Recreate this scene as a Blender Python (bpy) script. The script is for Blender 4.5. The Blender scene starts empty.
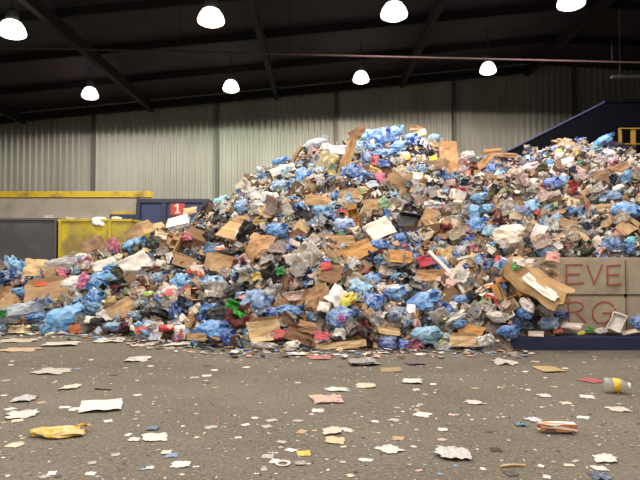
import bpy, bmesh, math, random
import numpy as np
from mathutils import Vector, Matrix, noise, Euler

random.seed(7)
RNG = random.Random(11)
S = bpy.context.scene
C = S.collection
S.view_settings.view_transform = 'Standard'
S.view_settings.look = 'None'
S.view_settings.gamma = 1.0
S.view_settings.exposure = 0.35
S.view_settings.use_curve_mapping = False

# ------------------------------------------------------------------ camera
FPX = 589.0
CAM = Vector((0, 0, 1.6))
PITCH = math.atan(16 / FPX)
cd = bpy.data.cameras.new('camera')
cam = bpy.data.objects.new('camera', cd)
C.objects.link(cam)
cam.location = CAM
cam.rotation_euler = (math.pi / 2 + PITCH, 0, 0)
cd.sensor_width = 36.0
cd.lens = FPX / 640 * 36.0
cd.clip_end = 200
S.camera = cam
FWD = Vector((0, math.cos(PITCH), math.sin(PITCH)))
UP = Vector((0, -math.sin(PITCH), math.cos(PITCH)))
RIGHT = Vector((1, 0, 0))

def ray(px, py):
    return (FWD + RIGHT * ((px - 320) / FPX) + UP * ((240 - py) / FPX)).normalized()

def project(p):
    d = p - CAM
    f = d.dot(FWD)
    return 320 + FPX * d.x / f, 240 - FPX * d.dot(UP) / f, f

def at(px, py, Y):
    d = ray(px, py)
    return CAM + d * (Y / d.y)

# ------------------------------------------------------------------ colour + materials
def lin(c):
    r = []
    for v in c[:3]:
        v /= 255.0
        r.append(v / 12.92 if v <= 0.04045 else ((v + 0.055) / 1.055) ** 2.4)
    return (r[0], r[1], r[2], 1.0)

class NT:
    def __init__(s, name):
        s.m = bpy.data.materials.new(name)
        s.m.use_nodes = True
        s.t = s.m.node_tree
        s.b = s.t.nodes['Principled BSDF']
    def n(s, typ, **kw):
        x = s.t.nodes.new(typ)
        for k, v in kw.items():
            if k in x.inputs.keys():
                x.inputs[k].default_value = v
            else:
                setattr(x, k, v)
        return x
    def l(s, a, b):
        s.t.links.new(a, b)
    def mix(s, fac, a, b, blend='MIX'):
        x = s.t.nodes.new('ShaderNodeMix')
        x.data_type = 'RGBA'
        x.blend_type = blend
        for sock, v in ((x.inputs[0], fac), (x.inputs[6], a), (x.inputs[7], b)):
            if hasattr(v, 'links'):
                s.l(v, sock)
            else:
                sock.default_value = v
        return x.outputs[2]
    def noise(s, scale, detail=3, coord='Object', rough=0.5, stretch=None):
        tc = s.n('ShaderNodeTexCoord')
        src = tc.outputs[coord]
        if stretch:
            mp = s.n('ShaderNodeMapping')
            mp.inputs['Scale'].default_value = stretch
            s.l(src, mp.inputs[0]); src = mp.outputs[0]
        x = s.n('ShaderNodeTexNoise', Scale=scale, Detail=detail, Roughness=rough)
        s.l(src, x.inputs['Vector'])
        return x.outputs['Fac']
    def ramp(s, fac, stops):
        x = s.n('ShaderNodeValToRGB')
        e = x.color_ramp.elements
        while len(e) < len(stops):
            e.new(0.5)
        for i, (p, c) in enumerate(stops):
            e[i].position = p
            e[i].color = c if len(c) == 4 else (*c, 1)
        s.l(fac, x.inputs[0])
        return x.outputs[0]
    def bump(s, fac, strength=0.3, dist=0.02):
        x = s.n('ShaderNodeBump', Strength=strength, Distance=dist)
        s.l(fac, x.inputs['Height'])
        s.l(x.outputs[0], s.b.inputs['Normal'])
    def base(s, c):
        if hasattr(c, 'links'):
            s.l(c, s.b.inputs['Base Color'])
        else:
            s.b.inputs['Base Color'].default_value = c
    def objcol(s):
        return s.n('ShaderNodeObjectInfo').outputs['Color']
    def objrand(s):
        return s.n('ShaderNodeObjectInfo').outputs['Random']

W = (0, 0, 0, 1), (1, 1, 1, 1)

def m_plain(name, c, rough=0.6, metal=0.0, wear=None, scale=3.0, bump=0.0, stretch=None, lo=.5, hi=.7):
    k = NT(name)
    k.b.inputs['Roughness'].default_value = rough
    k.b.inputs['Metallic'].default_value = metal
    if wear is not None:
        f = k.noise(scale, 6, rough=0.65, stretch=stretch)
        k.base(k.mix(k.ramp(f, [(lo, W[0]), (hi, W[1])]), lin(c), lin(wear)))
        if bump:
            k.bump(f, bump)
    else:
        k.base(lin(c))
    return k.m

def m_bag(name, light, alpha=None, rough=0.22, dk=.38):
    """film over mottled contents; object colour is the film's tint"""
    k = NT(name)
    oc = k.objcol()
    f = k.noise(2.2, 5, rough=0.62)
    light_c = k.mix(0.6, oc, lin(light))
    dark_c = k.mix(dk, oc, (0.012, 0.018, 0.03, 1), 'MIX')
    c = k.mix(k.ramp(f, [(0.44, W[0]), (0.66, W[1])]), oc, light_c)
    f2 = k.noise(3.7, 4, rough=0.6)
    c = k.mix(k.ramp(f2, [(0.52, W[0]), (0.70, W[1])]), c, dark_c)
    f4 = k.noise(3.1, 3, rough=0.55)      # pale stretch creases, with highlight streaks painted into the film colour
    c = k.mix(k.ramp(f4, [(0.455, W[0]), (0.495, (.75, .75, .75, 1)), (0.535, W[0])]), c, k.mix(.8, oc, lin(light)))
    k.base(c)
    k.b.inputs['Roughness'].default_value = rough
    k.b.inputs['Specular IOR Level'].default_value = 0.5
    f3 = k.noise(5.0, 6, rough=0.7)
    k.bump(f3, .8, 0.06)
    if alpha is not None:
        k.b.inputs['Alpha'].default_value = alpha
    return k.m

def m_board():
    k = NT('cardboard')
    oc = k.objcol()
    f = k.noise(2.5, 4, rough=0.6)
    c = k.mix(k.ramp(f, [(0.4, W[0]), (0.75, W[1])]), oc, k.mix(0.35, oc, lin((92, 62, 40))))
    k.base(c)
    k.b.inputs['Roughness'].default_value = 0.85
    k.bump(k.noise(60, 1, stretch=(1, .03, 1)), 0.15, 0.01)
    return k.m

def m_paper(name, ink, scale, cover):
    """printed sheet: object colour is the stock, ink stripes and blocks break over it"""
    k = NT(name)
    oc = k.objcol()
    tc = k.n('ShaderNodeTexCoord')
    wv = k.n('ShaderNodeTexWave', wave_type='BANDS', bands_direction='Y', Scale=scale, Distortion=0.5, Detail=1)
    k.l(tc.outputs['Object'], wv.inputs['Vector'])
    lines = k.ramp(wv.outputs['Fac'], [(0.35, W[0]), (0.5, W[1])])
    blocks = k.ramp(k.noise(3.0, 1, stretch=(1.6, 1, 1)), [(1 - cover - .02, W[0]), (1 - cover + .02, W[1])])
    msk = k.n('ShaderNodeMath', operation='MULTIPLY')
    k.l(lines, msk.inputs[0]); k.l(blocks, msk.inputs[1])
    k.base(k.mix(msk.outputs[0], oc, lin(ink)))
    k.b.inputs['Roughness'].default_value = 0.7
    return k.m

def m_white():
    k = NT('plain_paper')
    oc = k.objcol()
    f = k.noise(2.5, 4)
    k.base(k.mix(k.ramp(f, [(.45, W[0]), (.8, W[1])]), oc, k.mix(.3, oc, lin((120, 105, 90)))))
    k.b.inputs['Roughness'].default_value = 0.7
    return k.m

def m_print():
    """glossy packaging: object colour with pale and dark printed patches"""
    k = NT('printed_pack')
    oc = k.objcol()
    v = k.n('ShaderNodeTexVoronoi', Scale=2.6)
    tc = k.n('ShaderNodeTexCoord')
    k.l(tc.outputs['Object'], v.inputs['Vector'])
    sep = k.n('ShaderNodeSeparateColor'); k.l(v.outputs['Color'], sep.inputs[0])
    c = k.mix(k.ramp(sep.outputs[0], [(.60, W[0]), (.62, W[1])]), oc, lin((225, 218, 205)))
    c = k.mix(k.ramp(sep.outputs[1], [(.80, W[0]), (.82, W[1])]), c, k.mix(.75, oc, (.02, .02, .03, 1)))
    k.base(c)
    k.b.inputs['Roughness'].default_value = 0.42
    return k.m

def m_solid(name, rough=0.4, bumpy=0.0):
    k = NT(name)
    oc = k.objcol()
    f = k.noise(3.0, 4)
    k.base(k.mix(k.ramp(f, [(.5, W[0]), (.8, W[1])]), oc, k.mix(.4, oc, (.03, .028, .025, 1))))
    k.b.inputs['Roughness'].default_value = rough
    if bumpy:
        k.bump(k.noise(9, 4), bumpy, 0.05)
    return k.m

def m_clear(name, alpha, rough=0.15):
    k = NT(name)
    k.base(k.objcol())
    k.b.inputs['Roughness'].default_value = rough
    k.b.inputs['Alpha'].default_value = alpha
    k.bump(k.noise(5, 5), 0.6, 0.06)
    return k.m

M = {}
M['blue'] = m_bag('blue_film', (190, 212, 232))
M['white'] = m_bag('white_film', (240, 238, 232), rough=0.4, dk=.12)
M['black'] = m_bag('black_film', (60, 60, 64), rough=0.3)
M['clear'] = m_bag('clear_film', (225, 228, 232), alpha=0.86, dk=.18)
M['board'] = m_board()
M['news'] = m_paper('newsprint', (88, 84, 84), 9, 0.62)
M['flyer'] = m_paper('colour_print', (176, 52, 50), 1.3, 0.42)
M['bluefly'] = m_paper('blue_print', (52, 74, 130), 1.5, 0.40)
M['paper'] = m_white()
M['print'] = m_print()
M['solid'] = m_solid('moulded_plastic', 0.4)
M['rag'] = m_solid('cloth', 0.9, 0.5)
M['wood'] = m_plain('raw_wood', (176, 140, 96), 0.8, wear=(120, 90, 60), scale=4, stretch=(1, 8, 8))
M['pet'] = m_clear('clear_bottle_plastic', 0.55)
M['lab'] = m_solid('bottle_label', 0.5)

# ------------------------------------------------------------------ mesh helpers
def mesh_from(name, verts, faces, mat=None, smooth=False, mats=None, mi=None):
    me = bpy.data.meshes.new(name)
    me.from_pydata([tuple(v) for v in verts], [], [tuple(f) for f in faces])
    for m in (mats or ([mat] if mat else [])):
        me.materials.append(m)
    if mi is not None:
        me.polygons.foreach_set('material_index', mi)
    if smooth:
        me.polygons.foreach_set('use_smooth', [True] * len(me.polygons))
    me.update()
    return me

def bm_mesh(name, bm, mat, smooth=False):
    me = bpy.data.meshes.new(name)
    bmesh.ops.recalc_face_normals(bm, faces=bm.faces)
    bm.to_mesh(me); bm.free()
    me.materials.append(mat)
    if smooth:
        me.polygons.foreach_set('use_smooth', [True] * len(me.polygons))
    return me

def add_box(bm, lo, hi, M4=None):
    r = bmesh.ops.create_cube(bm, size=1)
    lo, hi = Vector(lo), Vector(hi)
    for v in r['verts']:
        v.co = Vector(((lo[i] + hi[i]) / 2 + v.co[i] * (hi[i] - lo[i])) for i in range(3))
        if M4 is not None:
            v.co = M4 @ v.co
    return r['verts']

def add_tube(bm, a, b, r, seg=10):
    a, b = Vector(a), Vector(b)
    d = b - a
    q = d.to_track_quat('Z', 'Y').to_matrix().to_4x4()
    x = bmesh.ops.create_cone(bm, cap_ends=True, segments=seg, radius1=r, radius2=r, depth=d.length)
    mt = Matrix.Translation((a + b) / 2) @ q
    for v in x['verts']:
        v.co = mt @ v.co

def add_lathe(bm, prof, seg=20, cap=True):
    rings = []
    for r, z in prof:
        rings.append([bm.verts.new((r * math.cos(2 * math.pi * i / seg), r * math.sin(2 * math.pi * i / seg), z)) for i in range(seg)])
    for a, b in zip(rings, rings[1:]):
        for i in range(seg):
            bm.faces.new((a[i], a[(i + 1) % seg], b[(i + 1) % seg], b[i]))
    if cap:
        bm.faces.new(rings[0][::-1]); bm.faces.new(rings[-1])

def obj(name, me, parent=None, col=None):
    o = bpy.data.objects.new(name, me)
    C.objects.link(o)
    if parent is not None:
        o.parent = parent
    if col is not None:
        o.color = lin(col)
    return o

def boxes(name, mat, parent, *bs, bevel=0.0):
    bm = bmesh.new()
    for lo, hi in bs:
        add_box(bm, lo, hi)
    if bevel:
        bmesh.ops.bevel(bm, geom=list(bm.edges), offset=bevel, segments=2, affect='EDGES', profile=.7)
    return obj(name, bm_mesh(name, bm, mat), parent)

def tag(o, label, cat, group=None, kind=None):
    o['label'] = label
    o['category'] = cat
    if group: o['group'] = group
    if kind: o['kind'] = kind
    return o

def empty(name, loc=(0, 0, 0)):
    o = bpy.data.objects.new(name, None)
    o.empty_display_size = 0.1
    C.objects.link(o)
    o.location = loc
    return o

def structure(o):
    o['kind'] = 'structure'
    return o

# ------------------------------------------------------------------ heap surface
def interp(tab, x):
    xs = [t[0] for t in tab]
    if x <= xs[0]: return tab[0][1]
    if x >= xs[-1]: return tab[-1][1]
    for i in range(len(xs) - 1):
        if x <= xs[i + 1]:
            t = (x - xs[i]) / (xs[i + 1] - xs[i])
            t = t * t * (3 - 2 * t) * .5 + t * .5
            return tab[i][1] * (1 - t) + tab[i + 1][1] * t

SIL = [(-60, 280, 14.0), (0, 273, 14.3), (20, 272, 14.4), (60, 268, 14.6), (90, 260, 14.8), (125, 249, 15.0), (150, 240, 15.2), (180, 227, 15.6),
       (205, 214, 15.9), (225, 208, 16.0), (245, 190, 16.0), (262, 175, 16.1), (290, 163, 16.2), (330, 148, 16.3),
       (365, 141, 16.4), (400, 138, 16.4), (420, 139, 16.4), (445, 155, 16.4), (470, 163, 16.4), (490, 163, 16.4),
       (515, 159, 16.4), (560, 146, 16.5), (600, 148, 16.5), (630, 161, 16.5), (660, 165, 16.5), (720, 166, 16.5)]
RIDGE_Y, RIDGE_Z = [], []
for px, py, Yr in SIL:
    p = at(px, py, Yr)
    RIDGE_Y.append((p.x, Yr)); RIDGE_Z.append((p.x, p.z))
FRONT = []
for px, Y in ((-60, 13.0), (0, 12.5), (60, 12.45), (120, 12.1), (160, 11.2), (200, 10.55), (250, 10.3), (300, 10.25), (400, 10.2), (515, 10.2)):
    FRONT.append(((px - 320) / FPX * Y, Y))
FRONT += [(3.6, 10.3), (4.0, 10.75), (4.4, 11.0), (16, 11.0)]
FZ = [(-20, .0), (3.4, .0), (4.0, 1.1), (4.4, 1.5), (16, 1.5)]

def H(x, y):
    yf, yr, zr, zf = interp(FRONT, x), interp(RIDGE_Y, x), interp(RIDGE_Z, x), interp(FZ, x)
    spill = 1.42 * max(0., min(1., (4.22 - x) / .40)) * max(0., min(1., (x - 2.6) / .5)) * max(0., min(1., (y - (9.98 if x < 3.3 else 10.12)) / .34)) ** .75
    if y > 11.2: spill = 0
    if spill > 0: spill += .10 * noise.noise(Vector((x * 3, y * 3, 2)))
    if y < yf:
        return spill if spill > .12 else -0.3 - (yf - y) * 2
    if y <= yr:
        t = (y - yf) / (yr - yf)
        base = 0.22 * (t ** 0.45) + 0.78 * t ** 1.05
        z = zf + (zr - zf) * base
        amp = min(1, t * 5) * (1 - .55 * max(0, (t - .8) / .2))
    else:
        bl = (1.1 + 0.55 * zr) * (1 - max(0., min(1., (x - 3.5) / 2))) + 1.15 * max(0., min(1., (x - 3.5) / 2))
        t = (y - yr) / bl
        z = zr * (1 - t * t) if t < 1 else -0.3
        amp = .45
    n = noise.noise(Vector((x * .75, y * .75, 3.1))) * .32 + noise.noise(Vector((x * 1.9, y * 1.9, 7.7))) * .26 + noise.noise(Vector((x * 4.3, y * 4.3, 1.7))) * .13
    return max(spill, z + amp * n * min(1.0, .25 + zr / 3))

def hnorm(x, y, e=.25):
    dx = (H(x + e, y) - H(x - e, y)) / (2 * e)
    dy = (H(x, y + e) - H(x, y - e)) / (2 * e)
    dx = max(-2, min(2, dx)); dy = max(-2, min(2.5, dy))
    return Vector((-dx, -dy, 1)).normalized()

def hit(px, py):
    """where the line of sight through a pixel meets the heap (or the floor in front of it)"""
    d = ray(px, py)
    best = None
    y = 9.9
    while y < 18.5:
        p = CAM + d * (y / d.y)
        if p.z <= 0:
            p = CAM + d * (-CAM.z / d.z)
            return Vector((p.x, p.y, 0)), True
        g = p.z - H(p.x, p.y)
        if g < 0:
            a, b = y - .06, y
            for _ in range(8):
                m = (a + b) / 2
                q = CAM + d * (m / d.y)
                if q.z < H(q.x, q.y): b = m
                else: a = m
            return CAM + d * (b / d.y), True
        if best is None or g < best[0]:
            best = (g, p.copy())
        y += .06
    if d.z < -1e-3 and CAM.y + d.y * (-CAM.z / d.z) < 9.9:
        return CAM + d * (-CAM.z / d.z), True
    return best[1], False

# ------------------------------------------------------------------ the building
def build_hall():
    # floor
    k = NT('worn_concrete_floor')
    f = k.noise(.55, 6, rough=.6)
    c = k.mix(k.ramp(f, [(.35, W[0]), (.7, W[1])]), lin((93, 87, 78)), lin((110, 104, 94)))
    f2 = k.noise(.35, 5, rough=.6, stretch=(.35, 2.2, 1))
    c = k.mix(k.ramp(f2, [(.55, W[0]), (.75, W[1])]), c, lin((84, 78, 71)))
    f3 = k.noise(38, 3, rough=.6)
    c = k.mix(k.ramp(f3, [(.50, W[0]), (.70, W[1])]), c, lin((128, 121, 111)))
    f4 = k.noise(24, 4, rough=.7)
    c = k.mix(k.ramp(f4, [(.53, W[0]), (.70, W[1])]), c, lin((66, 60, 55)))
    k.base(c)
    k.b.inputs['Roughness'].default_value = .9
    k.b.inputs['Specular IOR Level'].default_value = .15
    k.bump(f4, .5, .012)
    structure(obj('floor', mesh_from('floor', [(-22, -9, 0), (22, -9, 0), (22, 27, 0), (-22, 27, 0)], [(0, 1, 2, 3)], k.m)))
    # ribbed metal wall at the back
    k = NT('ribbed_wall_metal')
    f = k.noise(.5, 5, rough=.6, stretch=(1.0, 1, .22))
    c = k.mix(k.ramp(f, [(.4, W[0]), (.75, W[1])]), lin((168, 168, 158)), lin((140, 138, 128)))
    k.base(c)
    k.b.inputs['Roughness'].default_value = .55
    P = .27
    vs, fs, x = [], [], -22.0
    prof = []
    while x < 22:
        prof += [(x, 0), (x + .15, 0), (x + .17, -.075), (x + .25, -.075)]
        x += P
    for (a, b) in prof:
        vs += [(a, 26.0 + b, -.02), (a, 26.0 + b, 12.2)]
    for i in range(len(prof) - 1):
        fs.append((2 * i, 2 * i + 2, 2 * i + 3, 2 * i + 1))
    structure(obj('wall_back', mesh_from('wall_back', vs, fs, k.m)))
    dk = m_plain('column_steel', (92, 90, 84), .6)
    for i, px in enumerate((93, 217, 336, 455, 575)):
        x = (px - 320) / FPX * 25.9
        bm = bmesh.new()
        add_box(bm, (x - .07, 25.76, 0), (x + .07, 25.955, 9.1 + .097 * x))
        structure(obj('trim_%d' % (i + 1), bm_mesh('column', bm, dk)))
    # roof: rises towards the conveyor side
    def rz(x):
        return 9.27 + .097 * min(x, 9) - .06 * max(0, x - 9)
    roofm = m_plain('dark_roof_lining', (50, 40, 48), .9, wear=(38, 30, 37), scale=.6)
    vs = []
    for x in (-22, 9, 22):
        vs += [(x, -9, rz(x)), (x, 27, rz(x)), (x, -9, rz(x) + .15), (x, 27, rz(x) + .15)]
    fs = []
    for a in (0, 4):
        fs += [(a, a + 4, a + 5, a + 1), (a + 2, a + 3, a + 7, a + 6)]
    structure(obj('ceiling', mesh_from('ceiling', vs, fs, roofm)))
    steel = m_plain('roof_steel', (24, 18, 23), .95)
    n = 6
    for y in (4.5, 7.4, 10.4, 13.4, 16.4, 19.4, 22.6):
        bm = bmesh.new()
        for x0, x1 in ((-21, 9), (9, 21)):
            a, b = Vector((x0, y, rz(x0) - .14)), Vector((x1, y, rz(x1) - .14))
            L = (b - a).length
            mt = Matrix.Translation((a + b) / 2) @ Euler((0, -math.atan2(b.z - a.z, b.x - a.x), 0)).to_matrix().to_4x4()
            add_box(bm, (-L / 2, -.05, -.12), (L / 2, .05, .12), mt)
        structure(obj('beam_%d' % n, bm_mesh('purlin', bm, steel))); n += 1
    for x in (-13, -7.4, -1.9, 3.6, 9.1):
        bm = bmesh.new()
        add_box(bm, (x - .09, -8.8, rz(x) - .62), (x + .09, 25.7, rz(x) - .26))
        structure(obj('beam_%d' % n, bm_mesh('rafter', bm, steel))); n += 1
    # gable tie beam in front of the wall top
    bm = bmesh.new()
    a, b = Vector((-14, 25.3, rz(-14) - .45)), Vector((9, 25.3, rz(9) - .45))
    L = (b - a).length
    mt = Matrix.Translation((a + b) / 2) @ Euler((0, -math.atan2(b.z - a.z, b.x - a.x), 0)).to_matrix().to_4x4()
    add_box(bm, (-L / 2, -.08, -.16), (L / 2, .08, .16), mt)
    structure(obj('beam_%d' % n, bm_mesh('tie', bm, steel)))
    # sprinkler pipe under the roof
    pm = m_plain('pipe_paint', (70, 50, 46), .7)
    p0, p1 = at(-60, 46, 17.0), at(700, 64, 17.0)
    bm = bmesh.new(); add_tube(bm, p0, p1, .03)
    o = obj('sprinkler_pipe', bm_mesh('sprinkler_pipe', bm, pm))
    tag(o, 'thin reddish pipe running across the hall under the dark roof', 'pipe')
    for px in (180, 290, 612):
        q = p0.lerp(p1, (px + 60) / 760.)
        bm = bmesh.new(); add_tube(bm, q, (q.x, q.y, rz(q.x) - .02), .012, 6)
        obj('hanger', bm_mesh('hanger', bm, steel), o)
    return rz

RZ = build_hall()

# ------------------------------------------------------------------ lamps
LAMPM = {}
def lamp_glow(c, s):
    k = NT('lamp_refractor')
    k.b.inputs['Base Color'].default_value = (.9, .9, .9, 1)
    k.b.inputs['Emission Color'].default_value = lin(c)
    k.b.inputs['Emission Strength'].default_value = s
    return k.m
HOUS = m_plain('lamp_housing', (90, 90, 92), .5, .5)
def lamp(x, y, z, col, power, label, dia=.60):
    r = empty('high_bay_lamp', (x, y, z))
    tag(r, label, 'lamp', 'high bay lamps under the roof')
    key = (col, )
    if key not in LAMPM:
        LAMPM[key] = lamp_glow(col, 3.4)
    bm = bmesh.new()
    q = dia / 2
    add_lathe(bm, [(q * .40, .24), (q * .62, .20), (q * .86, .08), (q, -.06), (q * .96, -.12), (q * .7, -.17), (q * .3, -.195), (q * .05, -.20)], 24)
    obj('refractor', bm_mesh('refractor', bm, LAMPM[key], True), r)
    bm = bmesh.new()
    add_lathe(bm, [(q * .42, .242), (q * .46, .30), (q * .46, .46), (q * .38, .52), (q * .12, .55)], 20)
    obj('housing', bm_mesh('housing', bm, HOUS, False), r)
    bm = bmesh.new()
    add_tube(bm, (0, 0, .54), (0, 0, RZ(x) - z - .03), .02, 8)
    obj('stem', bm_mesh('stem', bm, HOUS), r)
    ld = bpy.data.lights.new('bulb', 'SPOT')
    ld.energy = power
    ld.color = lin(col)[:3]
    ld.spot_size = math.radians(177)
    ld.spot_blend = .06
    ld.shadow_soft_size = .16
    lo = bpy.data.objects.new('bulb', ld)
    C.objects.link(lo); lo.parent = r
    lo.location = (0, 0, -.25)

PW = 1500
WARM, COOL, GRN, PINK, AMB = (255, 242, 224), (255, 246, 238), (240, 255, 228), (255, 236, 240), (255, 236, 202)
for px, py, c, pw, lb in (
    (90, 94, PINK, .34, 'pinkish lit high bay lamp hanging above the yellow container'),
    (231, 87, GRN, .43, 'greenish lit high bay lamp hanging in the far row before the ribbed wall'),
    (361, 78, WARM, .48, 'warm white lit high bay lamp hanging over the summit of the heap'),
    (488, 69, WARM, .22, 'lit high bay lamp of the far row, nearest the conveyor')):
    p = at(px, py, 21.4)
    lamp(p.x, p.y, p.z, c, PW * pw, lb, .60)
for px, py, c, lb in (
    (12, 30, GRN, 'large greenish lit high bay lamp in the near row, above the dark grey container'),
    (211, 18, AMB, 'large amber tinted lit high bay lamp in the near row'),
    (394, 12, COOL, 'largest white lit high bay lamp, over the middle of the heap'),
    (571, 1, PINK, 'lit high bay lamp cut by the top of the picture, above the conveyor')):
    p = at(px, py, 15.0)
    lamp(p.x, p.y, p.z, c, PW * .5, lb, .70)
k_ = 0
for y in (8.6, 2.2, -4.2):
    for x in (-7.6, -2.7, 2.2, 7.1):
        z = 7.75 + .06 * x
        lamp(x, y, z, COOL if k_ % 2 else WARM, PW * (.55 if y > 5 else .5), 'lit high bay lamp of the rows over the open floor, out of the picture', .6)
        k_ += 1
w = bpy.data.worlds.new('world')
S.world = w
w.use_nodes = True
w.node_tree.nodes['Background'].inputs[0].default_value = (.9, .88, .9, 1)
w.node_tree.nodes['Background'].inputs[1].default_value = .02

# ------------------------------------------------------------------ containers, walls and machinery behind the heap
def yellow_wall():
    r = empty('concrete_push_wall', (-10.5, 22.2, 0))
    tag(r, 'pale concrete push wall with a yellow beam along its top, before the ribbed wall', 'push wall')
    conc = m_plain('pale_concrete', (176, 166, 156), .85, wear=(150, 138, 128), scale=1.2, bump=.2)
    yel = m_plain('yellow_paint', (205, 172, 52), .5, wear=(150, 120, 60), scale=1.5, lo=.55, hi=.7)
    x1 = at(137, 205, 22).x; xb = at(151, 195, 22).x
    boxes('wall_body', conc, r, ((-6.5, -.15, 0), (x1 + 10.5, .6, 3.78)))
    boxes('top_beam', yel, r, ((-6.5, -.25, 3.79), (xb + 10.5, .15, 4.02)), bevel=.015)
    boxes('lip', yel, r, ((at(112, 212, 22).x + 10.5, -.22, 3.14), (x1 + 10.5, -.155, 3.25)))
yellow_wall()

def open_container(name, label, x0, x1, y0, y1, h, body, rimm, ribs, lean=0.0):
    r = empty(name, ((x0 + x1) / 2, (y0 + y1) / 2, 0))
    tag(r, label, 'container')
    a, b = (x1 - x0) / 2, (y1 - y0) / 2
    t = .06
    bm = bmesh.new()
    v = add_box(bm, (-a, -b, .12), (a, -b + t, h))
    add_box(bm, (-a, b - t, .12), (a, b, h)); add_box(bm, (-a, -b + t, .12), (-a + t, b - t, h)); add_box(bm, (a - t, -b + t, .12), (a, b - t, h))
    add_box(bm, (-a + t, -b + t, .12), (a - t, b - t, .2))
    for q in bm.verts:
        if q.co.x > 0:
            q.co.x += lean * (q.co.z / h - 1)
    obj('body', bm_mesh('body', bm, body), r)
    boxes('rim', rimm, r, ((-a - .04, -b - .05, h), (a + .04, -b + .08, h + .07)), ((-a - .04, b - .08, h), (a + .04, b + .05, h + .07)), ((-a - .04, -b, h), (-a + .08, b, h + .07)), ((a - .08, -b, h), (a + .04, b, h + .07)))
    for (px_, w_) in ribs:
        boxes('rib', rimm, r, ((px_ * a - w_, -b - .05, .15), (px_ * a + w_, -b - .002, h)))
    boxes('skid', rimm, r, ((-a + .1, -b + .1, 0), (-a + .25, b - .1, .12)))
    boxes('skid', rimm, r, ((a - .25 - lean, -b + .1, 0), (a - .1 - lean, b - .1, .12)))
    return r
grey = m_plain('grey_container_paint', (74, 70, 76), .6, wear=(98, 92, 94), scale=1.3, lo=.5, hi=.75)
greyr = m_plain('grey_container_rim', (88, 84, 88), .6)
ylw = m_plain('yellow_container_paint', (190, 166, 40), .5, wear=(134, 118, 72), scale=1.0, lo=.44, hi=.60)
ylr = m_plain('yellow_container_rim', (184, 160, 50), .5, wear=(140, 124, 90), scale=3)
xl = at(58, 230, 17.5).x
open_container('waste_container', 'dark grey steel waste container behind the low end of the heap', -10.6, xl - .03, 17.5, 19.6, at(30, 218, 17.5).z - .07, grey, greyr, ((-.97, .03), (.985, .02)))
open_container('waste_container', 'weathered yellow steel waste container beside the dark grey one', xl + .03, at(131, 230, 17.5).x, 17.5, 19.6, at(95, 219, 17.5).z - .07, ylw, ylr, ((-.96, .04), (.42, .035)), lean=.3)

def blue_container():
    Y = 20.5
    bl = m_plain('navy_container_paint', (44, 58, 104), .5, wear=(58, 62, 88), scale=1.2)
    bd = m_plain('navy_container_frame', (40, 46, 74), .5)
    xm, x0, x1 = at(139, 210, Y).x, at(108, 210, Y).x, at(207, 210, Y).x
    r = empty('compactor_container', (xm, Y, 0))
    tag(r, 'navy blue steel container with a red number plate behind the heap', 'container')
    zt, zl = at(150, 203, Y).z, at(120, 214, Y).z
    boxes('body', bl, r, ((0, 0, .1), (x1 - xm, 1.5, zt)))
    boxes('low_body', bl, r, ((x0 - xm, .15, .1), (-.02, 1.4, zl)))
    boxes('top_rail', bd, r, ((-.06, -.1, zt), (x1 - xm + .06, 1.55, zt + .14)), bevel=.01)
    for px in (139, 165, 205):
        x = at(px, 210, Y).x - xm
        boxes('post', bd, r, ((x - .07, -.12, 0), (x + .07, -.003, zt - .002)))
    # number plate
    p = at(178, 208, Y)
    red = m_plain('red_plate_paint', (190, 62, 66), .5, wear=(160, 60, 60), scale=4)
    wh = m_plain('white_numeral_paint', (232, 220, 216), .5)
    pl = boxes('number_plate', red, r, ((p.x - xm - .25, -.05, p.z - .26), (p.x - xm + .25, -.004, p.z + .22)))
    bm = bmesh.new()
    cx, cz = p.x - xm, p.z - .02
    add_box(bm, (cx - .03, -.062, cz - .14), (cx + .03, -.052, cz + .16))
    add_box(bm, (cx - .09, -.062, cz - .17), (cx + .09, -.052, cz - .12))
    mt = Matrix.Translation((cx - .06, -.057, cz + .11)) @ Euler((0, math.radians(-40), 0)).to_matrix().to_4x4()
    add_box(bm, (-.06, -.005, -.024), (.06, .005, .024), mt)
    n = obj('numeral', bm_mesh('numeral', bm, wh), pl)
    n['label'] = 'white numeral 1'
blue_container()

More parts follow.
